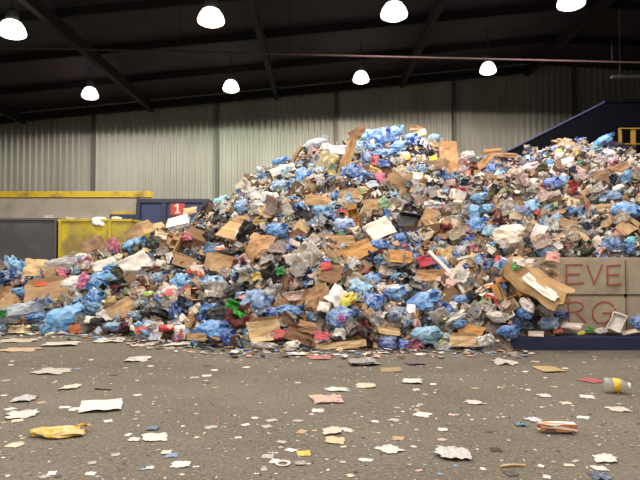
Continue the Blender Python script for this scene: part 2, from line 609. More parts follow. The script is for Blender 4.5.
def conveyor():
    Y = 18.6
    navy = m_plain('conveyor_navy', (8, 9, 17), .6, wear=(12, 12, 20), scale=1)
    navy.node_tree.nodes['Principled BSDF'].inputs['Specular IOR Level'].default_value = .08
    edge = m_plain('conveyor_edge_steel', (78, 82, 112), .4, .3)
    a, b, c = at(505, 153, Y), at(604, 103, Y), at(720, 101, Y)
    r = empty('inclined_conveyor', (b.x, Y, 0))
    tag(r, 'dark navy inclined conveyor with a pale steel edge rising behind the heap', 'conveyor')
    def prism(name, mat, pts, y0, y1):
        n = len(pts)
        vs = [(p[0] - b.x, y0, p[1]) for p in pts] + [(p[0] - b.x, y1, p[1]) for p in pts]
        fs = [tuple(range(n))[::-1], tuple(range(n, 2 * n))] + [(i, (i + 1) % n, (i + 1) % n + n, i + n) for i in range(n)]
        bm = bmesh.new()
        vv = [bm.verts.new(v) for v in vs]
        for f in fs: bm.faces.new([vv[i] for i in f])
        return obj(name, bm_mesh(name, bm, mat), r)
    for y0 in (0, 1.6):
        prism('side_panel', navy, [(a.x, a.z), (b.x, b.z), (c.x, c.z), (c.x, c.z - 2.2), (b.x, b.z - 2.2), (a.x, a.z - 1.4)], y0, y0 + .08)
    e = .055
    prism('edge_rail', edge, [(a.x, a.z), (b.x, b.z), (b.x, b.z + e), (a.x, a.z + e)], -.07, .12)
    prism('top_rail', navy, [(b.x, b.z), (c.x, c.z), (c.x, c.z + .09), (b.x, b.z + .09)], -.07, .12)
    prism('belt', m_plain('belt_rubber', (30, 30, 34), .8), [(a.x, a.z - .3), (b.x, b.z - .3), (c.x, c.z - .3), (c.x, c.z - .35), (b.x, b.z - .35), (a.x, a.z - .35)], .09, 1.59)
    for x in (b.x + .3, c.x - .4, a.x + .4):
        for y0 in (.1, 1.45):
            boxes('leg', navy, r, ((x - b.x - .08, y0, 0), (x - b.x + .08, y0 + .14, 3.2)))
    # white waste lying on the belt housing is built with the other rubbish
    # yellow guard rail of the walkway beside the conveyor
    yel = m_plain('guard_rail_yellow', (150, 118, 36), .6)
    Yg = 17.9
    g = empty('guard_railing', (0, Yg, 0))
    tag(g, 'yellow steel guard railing on the walkway in front of the conveyor', 'railing')
    zt, zb = at(630, 128, Yg).z, at(630, 166, Yg).z
    xs = [at(p, 130, Yg).x for p in (620, 633, 665, 700)]
    for i, x in enumerate(xs):
        boxes('post', yel, g, ((x - (.035 if i == 0 else .06), -.04, zb), (x + (.035 if i == 0 else .06), .04, zt)))
    for z in (zt - .03, (zt + zb) / 2 + .08, zb + .22):
        boxes('rail', yel, g, ((xs[0] - .05, -.09, z - .016), (xs[-1], -.042, z + .016)))
    boxes('walkway', navy, g, ((xs[0] - .1, -.15, zb - .12), (xs[-1] + .1, .55, zb - .001)))
    for x in (xs[0] + .1, xs[-1] - .1):
        boxes('leg', navy, g, ((x - .06, .3, 0), (x + .06, .42, zb - .121)))
    # strip lights by the conveyor
    k = NT('tube_glow')
    k.b.inputs['Emission Color'].default_value = (1, .9, .78, 1)
    k.b.inputs['Emission Strength'].default_value = .9
    p = at(642, 105, 19.5)
    t = empty('strip_light', p)
    tag(t, 'short glowing strip light fixed above the conveyor top', 'lamp')
    boxes('fixture', HOUS, t, ((-.25, -.06, .02), (.6, .06, .1)))
    boxes('tube', k.m, t, ((-.22, -.05, -.06), (.57, .03, .018)))
    boxes('stem', HOUS, t, ((.1, .0, .1), (.13, .03, RZ(p.x) - p.z - .02)))
    p = at(628, 77, 19.5)
    t = empty('strip_light', p)
    gm = m_plain('dull_grey_fixture', (110, 104, 104), .6)
    tag(t, 'unlit grey strip light hanging under the roof above the conveyor', 'lamp')
    boxes('fixture', gm, t, ((-.55, -.08, -.04), (.7, .08, .05)))
    boxes('stem', gm, t, ((-.28, -.015, .05), (-.25, .015, RZ(p.x) - p.z - .02)))
conveyor()

def blocks():
    conc = m_plain('block_concrete', (160, 147, 128), .9, wear=(130, 117, 101), scale=2.2, bump=.35, lo=.45, hi=.72)
    base = m_plain('navy_steel_plate', (34, 40, 72), .5, wear=(48, 50, 72), scale=2)
    Yb = 10.36
    red = m_plain('red_spray_paint', (148, 66, 56), .8, wear=(146, 112, 94), scale=9, lo=.46, hi=.72)
    lay = [0.0]
    def stroke(bm, pts, w):
        for p, q in zip(pts, pts[1:]):
            lay[0] += .0003
            p, q = Vector(p), Vector(q)
            d = (q - p)
            mt = Matrix.Translation(((p.x + q.x) / 2, 0, (p.y + q.y) / 2)) @ Euler((0, -math.atan2(d.y, d.x), 0)).to_matrix().to_4x4()
            add_box(bm, (-d.length / 2 - w * .4, -.003 - lay[0], -w / 2), (d.length / 2 + w * .4, -.0003, w / 2), mt)
    tb = boxes('steel_base', base, None, ((3.25, 10.04, 0), (9.6, 11.0, .22)), bevel=.012)
    tag(tb, 'low navy blue steel base under the concrete blocks', 'base')
    z0 = .222
    xs = [3.52, 5.385, 7.25, 9.11]
    names = {(0, 1): 'upper concrete block painted with three red letters beside the heap', (0, 0): 'lower concrete block painted with two red letters on the navy base',
             (1, 1): 'plain upper concrete block next to the lettered one, cut by the picture edge', (1, 0): 'plain lower concrete block next to the lettered one, on the navy base',
             (2, 1): 'hidden upper block', (2, 0): 'hidden lower block'}
    for i in (0, 1):
        for j in (0, 1):
            x0, x1 = xs[i] + .008, xs[i + 1] - .008
            za = z0 + j * .68
            r = empty('concrete_block', ((x0 + x1) / 2, Yb, za))
            tag(r, names[(i, j)], 'concrete block', 'concrete blocks of the bunker wall')
            bm = bmesh.new()
            add_box(bm, (-(x1 - x0) / 2, 0, .004), ((x1 - x0) / 2, .61, .672))
            bmesh.ops.bevel(bm, geom=list(bm.edges), offset=.028, segments=2, affect='EDGES')
            obj('body', bm_mesh('body', bm, conc), r)
            if i == 0:
                def loc(px, py):
                    p = at(px, py, Yb)
                    return (p.x - (x0 + x1) / 2, p.z - za)
                w_ = .029
                if j == 1:
                    glyphs = [('E', [[(566, 265), (566.5, 284)], [(566, 265), (582, 264.5)], [(566, 274.5), (579, 274)], [(566.5, 284), (583, 283)]]),
                              ('V', [[(587, 265), (594, 284), (602, 265)]]),
                              ('E', [[(607, 266), (607.5, 285)], [(607, 266), (620, 265)], [(607, 275), (618, 274.5)], [(607.5, 285), (621, 284)]])]
                else:
                    arc = [(613, 306), (609, 302.5), (602, 302), (596, 305), (592.5, 311), (593, 318), (597, 322.5), (604, 323.5), (610, 320), (611.5, 313)]
                    glyphs = [('R', [[(568, 303), (569, 322)], [(568, 303), (576, 302), (582, 304), (583, 308), (579, 311.5), (569, 312.5)], [(575, 312), (580, 317), (585, 322)]]),
                              ('G', [arc, [(603, 313), (611.5, 313), (615, 309)]])]
                for ch, strokes in glyphs:
                    bm = bmesh.new()
                    for L in strokes:
                        stroke(bm, [loc(*q) for q in L], w_)
                    l = obj('letter', bm_mesh('letter', bm, red), r)
                    l['label'] = 'red painted letter ' + ch
blocks()
# ------------------------------------------------------------------ the mass of fine rubbish under the countable pieces
GX0, GY0, GD, GNX, GNY = -14.0, 9.4, .1, 281, 101
GRID = np.array([[H(GX0 + i * GD, GY0 + j * GD) for j in range(GNY)] for i in range(GNX)])
H_exact = H
def H(x, y):
    a, b = (x - GX0) / GD, (y - GY0) / GD
    i, j = int(a), int(b)
    if i < 0 or j < 0 or i >= GNX - 1 or j >= GNY - 1:
        return H_exact(x, y)
    a -= i; b -= j
    return float((GRID[i, j] * (1 - a) + GRID[i + 1, j] * a) * (1 - b) + (GRID[i, j + 1] * (1 - a) + GRID[i + 1, j + 1] * a) * b)

def heap_mass():
    k = NT('fine_rubbish')
    tc = k.n('ShaderNodeTexCoord')
    def cells(scale):
        nz = k.n('ShaderNodeTexNoise', Scale=scale * .6, Detail=3)
        k.l(tc.outputs['Object'], nz.inputs['Vector'])
        mx = k.n('ShaderNodeMix', data_type='VECTOR'); mx.inputs[0].default_value = .25
        k.l(tc.outputs['Object'], mx.inputs[4]); k.l(nz.outputs['Color'], mx.inputs[5])
        v = k.n('ShaderNodeTexVoronoi', Scale=scale)
        k.l(mx.outputs[1], v.inputs['Vector'])
        s = k.n('ShaderNodeSeparateColor'); k.l(v.outputs['Color'], s.inputs[0])
        return s, v
    s, v = cells(9.0)
    r = k.n('ShaderNodeValToRGB'); e = r.color_ramp.elements
    r.color_ramp.interpolation = 'CONSTANT'
    cols = [(48, 40, 36), (92, 72, 56), (120, 108, 96), (60, 50, 44), (140, 130, 120), (52, 66, 98), (100, 80, 60), (36, 33, 35), (104, 94, 86), (76, 90, 112), (72, 54, 44)]  # palette darkened: the shade of the gaps is put into the colour
    while len(e) < len(cols): e.new(.5)
    for i, c in enumerate(cols):
        e[i].position = i / len(cols); e[i].color = lin(c)
    k.l(s.outputs[0], r.inputs[0])
    k.base(r.outputs[0])
    k.b.inputs['Roughness'].default_value = .8
    k.bump(v.outputs['Distance'], .9, .08)
    vs, fs, idx = [], [], {}
    for i in range(GNX - 1):
        for j in range(GNY - 1):
            q = [(i, j), (i + 1, j), (i + 1, j + 1), (i, j + 1)]
            if max(GRID[a] for a in q) < -.05: continue
            f = []
            for a in q:
                if a not in idx:
                    idx[a] = len(vs)
                    vs.append((GX0 + a[0] * GD, GY0 + a[1] * GD, max(GRID[a], -.06)))
                f.append(idx[a])
            fs.append(f)
    o = obj('rubbish_heap', mesh_from('rubbish_heap', vs, fs, k.m, True))
    tag(o, 'huge sloping mass of fine mixed recycling rubbish filling the back of the hall', 'rubbish heap', kind='stuff')
heap_mass()

def matte(name, c, r=.75):
    return m_plain(name, c, r)
FLK = [matte('flake_%s' % n, c) for n, c in (('white', (214, 208, 198)), ('cream', (196, 182, 160)), ('tan', (172, 136, 98)), ('kraft', (140, 104, 72)),
       ('blue', (92, 132, 186)), ('pale_blue', (158, 184, 212)), ('grey', (138, 132, 128)), ('dark', (52, 46, 44)), ('pink', (196, 140, 136)), ('red', (168, 62, 58)), ('green', (92, 140, 84)))]
FLW = [18, 15, 14, 14, 10, 7, 16, 20, 4, 2, 2]  # dark flakes weighted up to stand for shaded gaps
def flakes(name, n, pts_fn, smin, smax, flat=False, seed=3, FLW=FLW):
    g = np.random.default_rng(seed)
    V, F, MI = [], [], []
    for i in range(n):
        p, nn = pts_fn(g)
        s = smin + (smax - smin) * g.random() ** 2
        if flat:
            z = Vector((g.normal() * .12, g.normal() * .12, 1)).normalized()
        else:
            z = (nn + Vector(g.normal(size=3)) * .6).normalized()
        x = z.orthogonal().normalized()
        x.rotate(Matrix.Rotation(g.random() * 6.28, 3, z))
        y = z.cross(x)
        a, b = s * (.5 + .5 * g.random()), s * (.3 + .5 * g.random())
        k0 = len(V)
        for u in (-1, 0, 1):
            for w_ in (-1, 1):
                h = (abs(u) * .5 - .25) * s * g.normal() * (.15 if flat else .8)
                j1, j2 = 1 + .25 * g.normal(), 1 + .25 * g.normal()
                q = p + x * (u * a * .5 * j1) + y * (w_ * b * .5 * j2) + z * h
                if flat: q.z = max(q.z, .002)
                V.append(q)
        F += [(k0, k0 + 1, k0 + 3, k0 + 2), (k0 + 2, k0 + 3, k0 + 5, k0 + 4)]
        m = RNG.choices(range(len(FLK)), FLW)[0]
        MI += [m, m]
    return obj(name, mesh_from(name, V, F, mats=FLK, mi=MI))
def on_heap(g):
    while True:
        x = -9.5 + 19.5 * g.random(); y = 10.0 + 6.6 * g.random()
        z = H(x, y)
        if z > .02 and y < interp(RIDGE_Y, x) + .3:
            n = hnorm(x, y)
            return Vector((x, y, z)) + n * (.0 + .13 * g.random()), n
o = flakes('loose_litter', 11000, on_heap, .06, .24, seed=3)
tag(o, 'countless small torn paper and film bits lying all over the heap', 'litter', kind='stuff')
def on_floor(g):
    while True:
        y = 3.6 + 8.6 * g.random() ** .8
        x = (g.random() * 1.3 - .65) * y
        if H(x, y) < 0 and not (x > 3.2 and y > 9.9):
            return Vector((x, y, .004)), Vector((0, 0, 1))
o = flakes('floor_litter', 5000, on_floor, .008, .036, True, 5, [8, 8, 3, 2, 1, 1, 30, 14, 2, 1, 0])
tag(o, 'countless tiny paper crumbs trodden into the concrete floor', 'litter', kind='stuff')
def on_foot(g):
    while True:
        x = -8.5 + 12 * g.random()
        y = interp(FRONT, x) + .12 - 1.15 * g.random() ** 2.2
        return Vector((x, y, .01 + .02 * g.random())), Vector((0, 0, 1))
o = flakes('edge_litter', 1500, on_foot, .04, .20, True, seed=8)
tag(o, 'countless torn scraps strewn along the foot of the heap', 'litter', kind='stuff')

# ------------------------------------------------------------------ shapes of the rubbish
def ridged(v): return 1 - abs(v)
def bag_mesh(seed, sub=4, lump=.28, fold=.16):
    bm = bmesh.new()
    bmesh.ops.create_icosphere(bm, subdivisions=sub, radius=.5)
    off = Vector((seed * 7.13, seed * 3.7, seed * 1.9))
    for v in bm.verts:
        d = v.co.normalized()
        r = .5 * (1 + lump * 1.1 * noise.noise(d * 1.3 + off) + 1.5 * fold * (ridged(noise.noise(d * 1.9 + off * 2)) ** 2 - .6) + .9 * fold * (ridged(noise.noise(d * 4.1 + off * 3)) ** 2 - .6))
        q = d * r
        v.co = Vector((q.x, q.y * .95, q.z * .78)) + noise.noise_vector(d * 9 + off) * .045
    return bm
def knot_mesh(seed, mat):
    bm = bmesh.new()
    seg = 12
    prof = [(.16, -.10), (.07, .0), (.045, .05), (.06, .09), (.13, .15), (.19, .23)]
    rings = []
    for k, (r, z) in enumerate(prof):
        ring = []
        for i in range(seg):
            a = 2 * math.pi * i / seg
            rr = r * (1 + (.35 if k > 3 else .12) * math.sin(a * 3 + seed + k * .5))
            ring.append(bm.verts.new((rr * math.cos(a), rr * math.sin(a) * .7, z + (.05 * math.sin(a * 2 + seed) if k > 3 else 0))))
        rings.append(ring)
    for a, b in zip(rings, rings[1:]):
        for i in range(seg):
            bm.faces.new((a[i], a[(i + 1) % seg], b[(i + 1) % seg], b[i]))
    for f in list(bm.faces): pass
    mt = Matrix.Translation((.34, .12, .26)) @ Euler((0, .9, .4 + seed)).to_matrix().to_4x4()
    for v in bm.verts: v.co = mt @ v.co
    return bm_mesh('knot', bm, mat, True)

def solidify(vs, n, m, th, tag_=''):
    """two-sided sheet from an (n+1)x(m+1) grid of points"""
    k = (n + 1) * (m + 1)
    bot = [Vector((v[0], v[1], v[2] - th)) for v in vs]
    V = list(vs) + bot
    F = []
    idx = lambda i, j: i * (m + 1) + j
    for i in range(n):
        for j in range(m):
            a, b, c, d = idx(i, j), idx(i + 1, j), idx(i + 1, j + 1), idx(i, j + 1)
            F += [(a, b, c, d), (a + k, d + k, c + k, b + k)]
    ring = [idx(i, 0) for i in range(n + 1)] + [idx(n, j) for j in range(1, m + 1)] + [idx(i, m) for i in range(n - 1, -1, -1)] + [idx(0, j) for j in range(m - 1, 0, -1)]
    for a, b in zip(ring, ring[1:] + ring[:1]):
        F.append((b, a, a + k, b + k))
    return V, F
def sheet_pts(seed, n, m, curl, crump, torn, fold=0.0):
    off = Vector((seed * 5.1, seed * 2.3, 0))
    rr = random.Random(seed)
    ca, cb = rr.uniform(-1, 1) * curl, rr.uniform(-1, 1) * curl
    fx, fa = rr.uniform(-.2, .2), rr.uniform(-1, 1) * fold
    sk = rr.uniform(-.16, .16) * (1 if torn else .3)
    V = []
    for i in range(n + 1):
        for j in range(m + 1):
            x, y = i / n - .5, j / m - .5
            px, py = x + sk * y, y
            if torn:
                px *= 1 + torn * noise.noise(Vector((y * 4 + (5 if x > 0 else 0), seed, 1)))
                py *= 1 + torn * noise.noise(Vector((x * 4 + (5 if y > 0 else 0), seed, 9)))
            z = ca * x * x * 2 + cb * y * y * 2 + .25 * (ca + cb) * x * y + crump * noise.noise(Vector((x * 2.6, y * 2.6, 0)) + off) + .45 * crump * noise.noise(Vector((x * 6, y * 6, 4)) + off)
            z += fa * max(0, x - fx)
            V.append(Vector((px, py, z)))
    return V
def sheet_mesh(name, seed, mat, curl=.3, crump=.15, torn=.15, fold=0., th=.008, n=10, m=10, smooth=True, layers=1):
    AV, AF = [], []
    for L in range(layers):
        pts = sheet_pts(seed + L * 31, n, m, curl, crump, torn, fold) if L else sheet_pts(seed, n, m, curl, crump, torn, fold)
        if L:
            mt = Matrix.Translation((.06 * L * (-1) ** L, .05 * L, -.03 * L)) @ Matrix.Rotation(.15 * L, 4, 'Z')
            pts = [mt @ p for p in pts]
        V, F = solidify(pts, n, m, th)
        o_ = len(AV)
        AV += V; AF += [tuple(i + o_ for i in f) for f in F]
    lo = min(v.z for v in AV)
    AV = [Vector((v.x, v.y, v.z - lo)) for v in AV]
    return mesh_from(name, AV, AF, mat, smooth)
def flap_mesh(seed, mat, side, ang, w=.28):
    """a flap hinged on one edge of a unit board lying in z=0..; side 0..3"""
    rr = random.Random(seed * 17 + side)
    n = 4
    pts = []
    c0, c1 = rr.uniform(0, .12), rr.uniform(0, .12)
    for i in range(n + 1):
        for j in range(n + 1):
            u, t = i / n - .5, j / n
            uu = u * (1 - (c0 + c1) * t)
            pts.append(Vector((uu, w * t * math.cos(ang), w * t * math.sin(ang) + .02 * math.sin(u * 5 + seed))))
    V, F = solidify(pts, n, n, .014)
    R_ = Matrix.Rotation(side * math.pi / 2, 4, 'Z') @ Matrix.Translation((0, .5, 0))
    return [R_ @ v for v in V], F
def box_walls(seed, mat, skew=.12):
    """open crushed carton: bottom at z=0, four walls up to z=1 with thickness"""
    rr = random.Random(seed)
    t = .03
    bm = bmesh.new()
    for lo, hi in (((-.5, -.5, 0), (.5, .5, t)), ((-.5, -.5, t), (.5, -.5 + t, 1)), ((-.5, .5 - t, t), (.5, .5, 1)), ((-.5, -.5 + t, t), (-.5 + t, .5 - t, 1)), ((.5 - t, -.5 + t, t), (.5, .5 - t, 1))):
        add_box(bm, lo, hi)
    bmesh.ops.subdivide_edges(bm, edges=[e for e in bm.edges if e.calc_length() > .3], cuts=3, use_grid_fill=True)
    off = Vector((seed * 3.3, 0, 0))
    sx, sy = rr.uniform(-skew, skew), rr.uniform(-skew, skew)
    for v in bm.verts:
        z = v.co.z
        v.co += Vector((sx * z, sy * z, 0)) + noise.noise_vector(v.co * 1.6 + off) * .07
        v.co.z += .06 * noise.noise(v.co * 2 + off) * z
    return bm
def closed_box(seed, crush=.08, bev=.02):
    bm = bmesh.new()
    add_box(bm, (-.5, -.5, 0), (.5, .5, 1))
    bmesh.ops.bevel(bm, geom=list(bm.edges), offset=bev, segments=1, affect='EDGES')
    bmesh.ops.subdivide_edges(bm, edges=[e for e in bm.edges if e.calc_length() > .3], cuts=4, use_grid_fill=True)
    off = Vector((seed * 4.3, 1, 0))
    for v in bm.verts:
        v.co += noise.noise_vector(v.co * 1.4 + off) * crush
    return bm
def crumple_mesh(name, seed, mat, sub=3):
    bm = bmesh.new()
    bmesh.ops.create_icosphere(bm, subdivisions=sub, radius=.5)
    off = Vector((seed * 2.1, seed, 4))
    for v in bm.verts:
        d = v.co.normalized()
        r = .5 * (1 + .35 * noise.noise(d * 1.8 + off) + .32 * (ridged(noise.noise(d * 4 + off)) - .7) + .18 * noise.noise(d * 9 + off))
        v.co = Vector((d.x * r, d.y * r * .9, d.z * r * .6))
    return bm_mesh(name, bm, mat, False)

# a recipe: (object name, category, root mesh, [(part name, mesh, colour or None)])
LIB = {}
def lib(kind, make, n):
    LIB[kind] = [make(i) for i in range(n)]
def mk_bag(matk, sub, knot):
    def f(i):
        s = i + {'blue': 1, 'white': 31, 'black': 61, 'clear': 91}[matk]
        me = bm_mesh('plastic_bag', bag_mesh(s, sub), M[matk], False)
        return ('plastic_bag', 'bag', me, [('knot', knot_mesh(s, M[matk]), None)] if knot else [])
    return f
for mk in ('blue', 'white', 'black', 'clear'):
    lib(mk + '_bag', mk_bag(mk, 3, True), 9 if mk == 'blue' else 6)
    lib(mk + '_film', lambda i, mk=mk: ('plastic_film', 'plastic film', sheet_mesh('plastic_film', 200 + i, M[mk], .7, .42, .35, .3, .006, 16, 16), []), 6)
lib('paper', lambda i: ('paper_sheet', 'paper', sheet_mesh('paper_sheet', 10 + i, M['paper'], .5, .16, .12, .5, .006), []), 9)
lib('torn', lambda i: ('paper_sheet', 'paper', sheet_mesh('paper_sheet', 300 + i, M['paper'], .4, .22, .42, .4, .006, 12, 12), []), 9)
lib('scrap', lambda i: ('paper_scrap', 'paper', sheet_mesh('paper_scrap', 40 + i, M['paper'], .22, .12, .5, .2, .01, 7, 7), []), 9)
lib('news', lambda i: ('newspaper', 'newspaper', sheet_mesh('newspaper', 70 + i, M['news'], .5, .16, .14, .5, .006, layers=3), []), 8)
lib('flyer', lambda i: ('printed_flyer', 'flyer', sheet_mesh('printed_flyer', 100 + i, M['flyer' if i % 2 else 'bluefly'], .4, .12, .08, .4, .008, layers=2), []), 6)
def mk_board(i):
    me = sheet_mesh('cardboard_sheet', 130 + i, M['board'], .22, .07, .10, .5 if i % 2 else .15, .016, 8, 8, False)
    parts = []
    for s in ((0,), (1, 3), (0, 2), (2,))[i % 4]:
        V, F = flap_mesh(i, M['board'], s, .5 + .5 * ((i * 7 + s * 3) % 5) / 4 * (1 if i % 3 else -1))
        dz = sum(v.co.z for v in me.vertices) / len(me.vertices)
        V = [Vector((v.x * .94, v.y * .94, v.z + dz)) for v in V]
        parts.append(('flap', mesh_from('flap', V, F, M['board']), None))
    return ('cardboard_sheet', 'cardboard', me, parts)
lib('board', mk_board, 8)
lib('panel', lambda i: ('cardboard_piece', 'cardboard', sheet_mesh('cardboard_piece', 160 + i, M['board'], .25, .08, .2, .35, .016, 9, 9, False), []), 8)
def mk_box(i):
    me = bm_mesh('cardboard_box', box_walls(i + 1, M['board']), M['board'])
    parts = []
    for s in range(4):
        if (i + s) % 4 == 3: continue
        V, F = flap_mesh(i + 50, M['board'], s, (.2, -.5, .9, -.9, .5)[(i + s * 2) % 5], .42)
        V = [Vector((v.x, v.y, v.z + .99)) for v in V]
        parts.append(('flap', mesh_from('flap', V, F, M['board']), None))
    return ('cardboard_box', 'cardboard box', me, parts)
lib('openbox', mk_box, 5)
def mk_closed(i):
    me = bm_mesh('cardboard_box', closed_box(i + 1), M['board'])
    tape = m_plain('packing_tape', (196, 168, 122), .3) if 'tape' not in M else M['tape']
    M['tape'] = tape
    off = Vector(((i + 1) * 4.3, 1, 0))
    V = []
    n = 12
    for a in range(n + 1):
        for b in (-1, 1):
            p = Vector((a / n - .5, b * .07, 1.0))
            p += noise.noise_vector(p * 1.4 + off) * .08
            V.append(p + Vector((0, 0, .012)))
    F = [(2 * a, 2 * a + 2, 2 * a + 3, 2 * a + 1) for a in range(n)]
    tm = mesh_from('tape', V, F, tape)
    return ('cardboard_box', 'cardboard box', me, [('tape', tm, None)])
lib('box', mk_closed, 6)
lib('carton', lambda i: ('packaging_carton', 'carton', bm_mesh('packaging_carton', closed_box(i + 30, .14, .03), M['print']), []), 8)
lib('ball', lambda i: ('paper_ball', 'paper', crumple_mesh('paper_ball', i + 5, M['paper']), []), 7)
lib('kraft', lambda i: ('kraft_paper', 'brown paper', sheet_mesh('kraft_paper', 240 + i, M['board'], .5, .20, .16, .4, .008, 9, 9, False), []), 3)
lib('rag', lambda i: ('cloth_rag', 'rag', sheet_mesh('cloth_rag', 260 + i, M['rag'], .6, .5, .35, .2, .025, 16, 16), []), 6)
def mk_bottle(i):
    bm = bmesh.new()
    add_lathe(bm, [(.02, 0), (.13, .005), (.15, .03), (.15, .25), (.143, .28), (.15, .31), (.15, .60), (.13, .70), (.07, .82), (.055, .86), (.055, .90)], 18)
    rot = Matrix.Rotation(math.pi / 2, 4, 'Y') @ Matrix.Translation((0, 0, -.48))
    sq = random.Random(i)
    def fin(bm):
        for v in bm.verts:
            z = v.co.z
            if .05 < z < .8:
                v.co.x *= 1 - .25 * max(0, noise.noise(Vector((z * 3, i * 2.1, 0))))
            v.co = rot @ v.co
    fin(bm)
    body = bm_mesh('plastic_bottle', bm, M['pet'], True)
    bm = bmesh.new(); add_lathe(bm, [(.068, .872), (.072, .88), (.072, .95), (.066, .96)], 16); fin(bm)
    cap = bm_mesh('cap', bm, M['lab'])
    bm = bmesh.new(); add_lathe(bm, [(.152, .33), (.154, .335), (.154, .57), (.152, .575)], 18, False); fin(bm)
    lab = bm_mesh('label_band', bm, M['lab'], True)
    return ('plastic_bottle', 'bottle', body, [('cap', cap, 'cap'), ('label_band', lab, 'band')])
lib('bottle', mk_bottle, 4)
def mk_can(i):
    bm = bmesh.new()
    add_lathe(bm, [(.20, .0), (.24, .04), (.25, .08), (.25, .90), (.22, .97), (.215, 1.0), (.20, .985), (.01, .98)], 18)
    for v in bm.verts:
        if .1 < v.co.z < .9: v.co += noise.noise_vector(v.co * 3 + Vector((i, 0, 0))) * .07
        v.co = Matrix.Rotation(math.pi / 2, 4, 'Y') @ (v.co - Vector((0, 0, .5)))
    return ('drink_can', 'can', bm_mesh('drink_can', bm, M['print'], True), [])
lib('can', mk_can, 4)
def mk_cup(i):
    bm = bmesh.new()
    add_lathe(bm, [(.005, .03), (.25, .03), (.25, 0), (.26, .0), (.35, .97), (.37, .98), (.37, 1.0), (.34, 1.0), (.255, .05), (.005, .045)], 20, False)
    for v in bm.verts:
        v.co += noise.noise_vector(v.co * 1.5 + Vector((i * 3, 0, 0))) * .08
        v.co = Matrix.Rotation(math.pi / 2, 4, 'Y') @ (v.co - Vector((0, 0, .5)))
    return ('paper_cup', 'cup', bm_mesh('paper_cup', bm, M['solid'], True), [])
lib('cup', mk_cup, 4)
def mk_tray(i):
    bm = bmesh.new()
    add_lathe(bm, [(.005, .03), (.52, .03), (.60, .30), (.68, .31), (.68, .34), (.59, .34), (.51, .06), (.005, .06)], 4, False)
    for v in bm.verts:
        v.co = Matrix.Rotation(math.pi / 4, 4, 'Z') @ v.co
    bmesh.ops.subdivide_edges(bm, edges=[e for e in bm.edges if e.calc_length() > .25], cuts=3, use_grid_fill=True)
    for v in bm.verts:
        v.co += noise.noise_vector(v.co * 1.7 + Vector((i * 3, 0, 0))) * .07
    return ('plastic_tray', 'tray', bm_mesh('plastic_tray', bm, M['solid']), [])
lib('tray', mk_tray, 4)
lib('cleartray', lambda i: (lambda r: (r[0], r[1], (lambda me: (me.materials.clear(), me.materials.append(M['clear']), me)[2])(r[2]), r[3]))(mk_tray(i + 9)), 2)
def mk_stick(i):
    bm = bmesh.new(); add_box(bm, (-.5, -.5, 0), (.5, .5, 1))
    bmesh.ops.subdivide_edges(bm, edges=[e for e in bm.edges if abs(e.verts[0].co.x - e.verts[1].co.x) > .5], cuts=8)
    for v in bm.verts: v.co.y += .6 * math.sin(v.co.x * 3 + i); v.co.z += .3 * math.sin(v.co.x * 4 + i * 2)
    return ('wood_strip', 'wood strip', bm_mesh('wood_strip', bm, M['solid']), [])
lib('stick', mk_stick, 3)
def mk_ring(i):
    bm = bmesh.new()
    add_lathe(bm, [(.30, .0), (.48, .0), (.5, .03), (.5, .10), (.47, .12), (.44, .08), (.33, .06), (.30, .05), (.30, .0)], 28, False)
    return ('plastic_ring', 'ring', bm_mesh('plastic_ring', bm, M['solid']), [])
lib('ring', mk_ring, 1)

DEPTH = dict(bag=.95, film=.8, board=.6, panel=.6, openbox=.7, box=.6, carton=.45)
def spawn(kind, var, col, cap=None, band=None):
    L = LIB[kind]
    nm, cat, me, parts = L[var % len(L)]
    o = obj(nm, me, None, col)
    for pn, pm, pc in parts:
        c = cap if pc == 'cap' and cap else band if pc == 'band' and band else col
        obj(pn, pm, o, c)
    o['category'] = cat
    return o

def frame_at(p, n, rot):
    x = RIGHT - n * RIGHT.dot(n)
    if x.length < .05: x = UP - n * UP.dot(n)
    x.normalize()
    x.rotate(Matrix.Rotation(math.radians(rot), 3, n))
    y = n.cross(x)
    return Matrix((x, y, n)).transposed()

def place(o, kind, p, n, rot, w, h, extra=None):
    R_ = frame_at(p, n, rot)
    if extra: R_ = R_ @ Euler(extra).to_matrix()
    o.rotation_mode = 'XYZ'
    o.rotation_euler = R_.to_euler()
    o.location = p
    if kind in ('bottle', 'can', 'cup'):
        d = {'bottle': .30, 'can': .5, 'cup': .72}[kind]
        o.scale = (w, h / d, h / d)
    elif kind == 'stick':
        o.scale = (w, h, h)
    elif kind.endswith('_bag') or kind == 'ball':
        o.scale = (w, h, (w + h) / 2)
    elif kind in ('openbox', 'box'):
        o.scale = (w, h, min(w, h) * .75)
    elif kind == 'carton':
        o.scale = (w, h, min(w, h) * .5)
    else:
        o.scale = (w, h, math.sqrt(w * h))
# ------------------------------------------------------------------ pieces that stand out one by one
BL, BM, BD, BP, BG, TL = (100, 162, 218), (58, 120, 188), (34, 72, 156), (160, 200, 228), (108, 132, 166), (66, 142, 165)
TAN, KR, BR, LT, DB = (182, 150, 112), (156, 124, 92), (116, 88, 66), (204, 176, 136), (84, 62, 50)
WH, CR, GY, DG, BK = (228, 223, 215), (216, 198, 168), (150, 146, 142), (86, 84, 86), (34, 34, 38)
RD, OR, PK, YL, GR, LG, MG = (176, 46, 48), (214, 100, 52), (214, 132, 158), (226, 196, 60), (58, 150, 66), (166, 190, 110), (196, 60, 110)
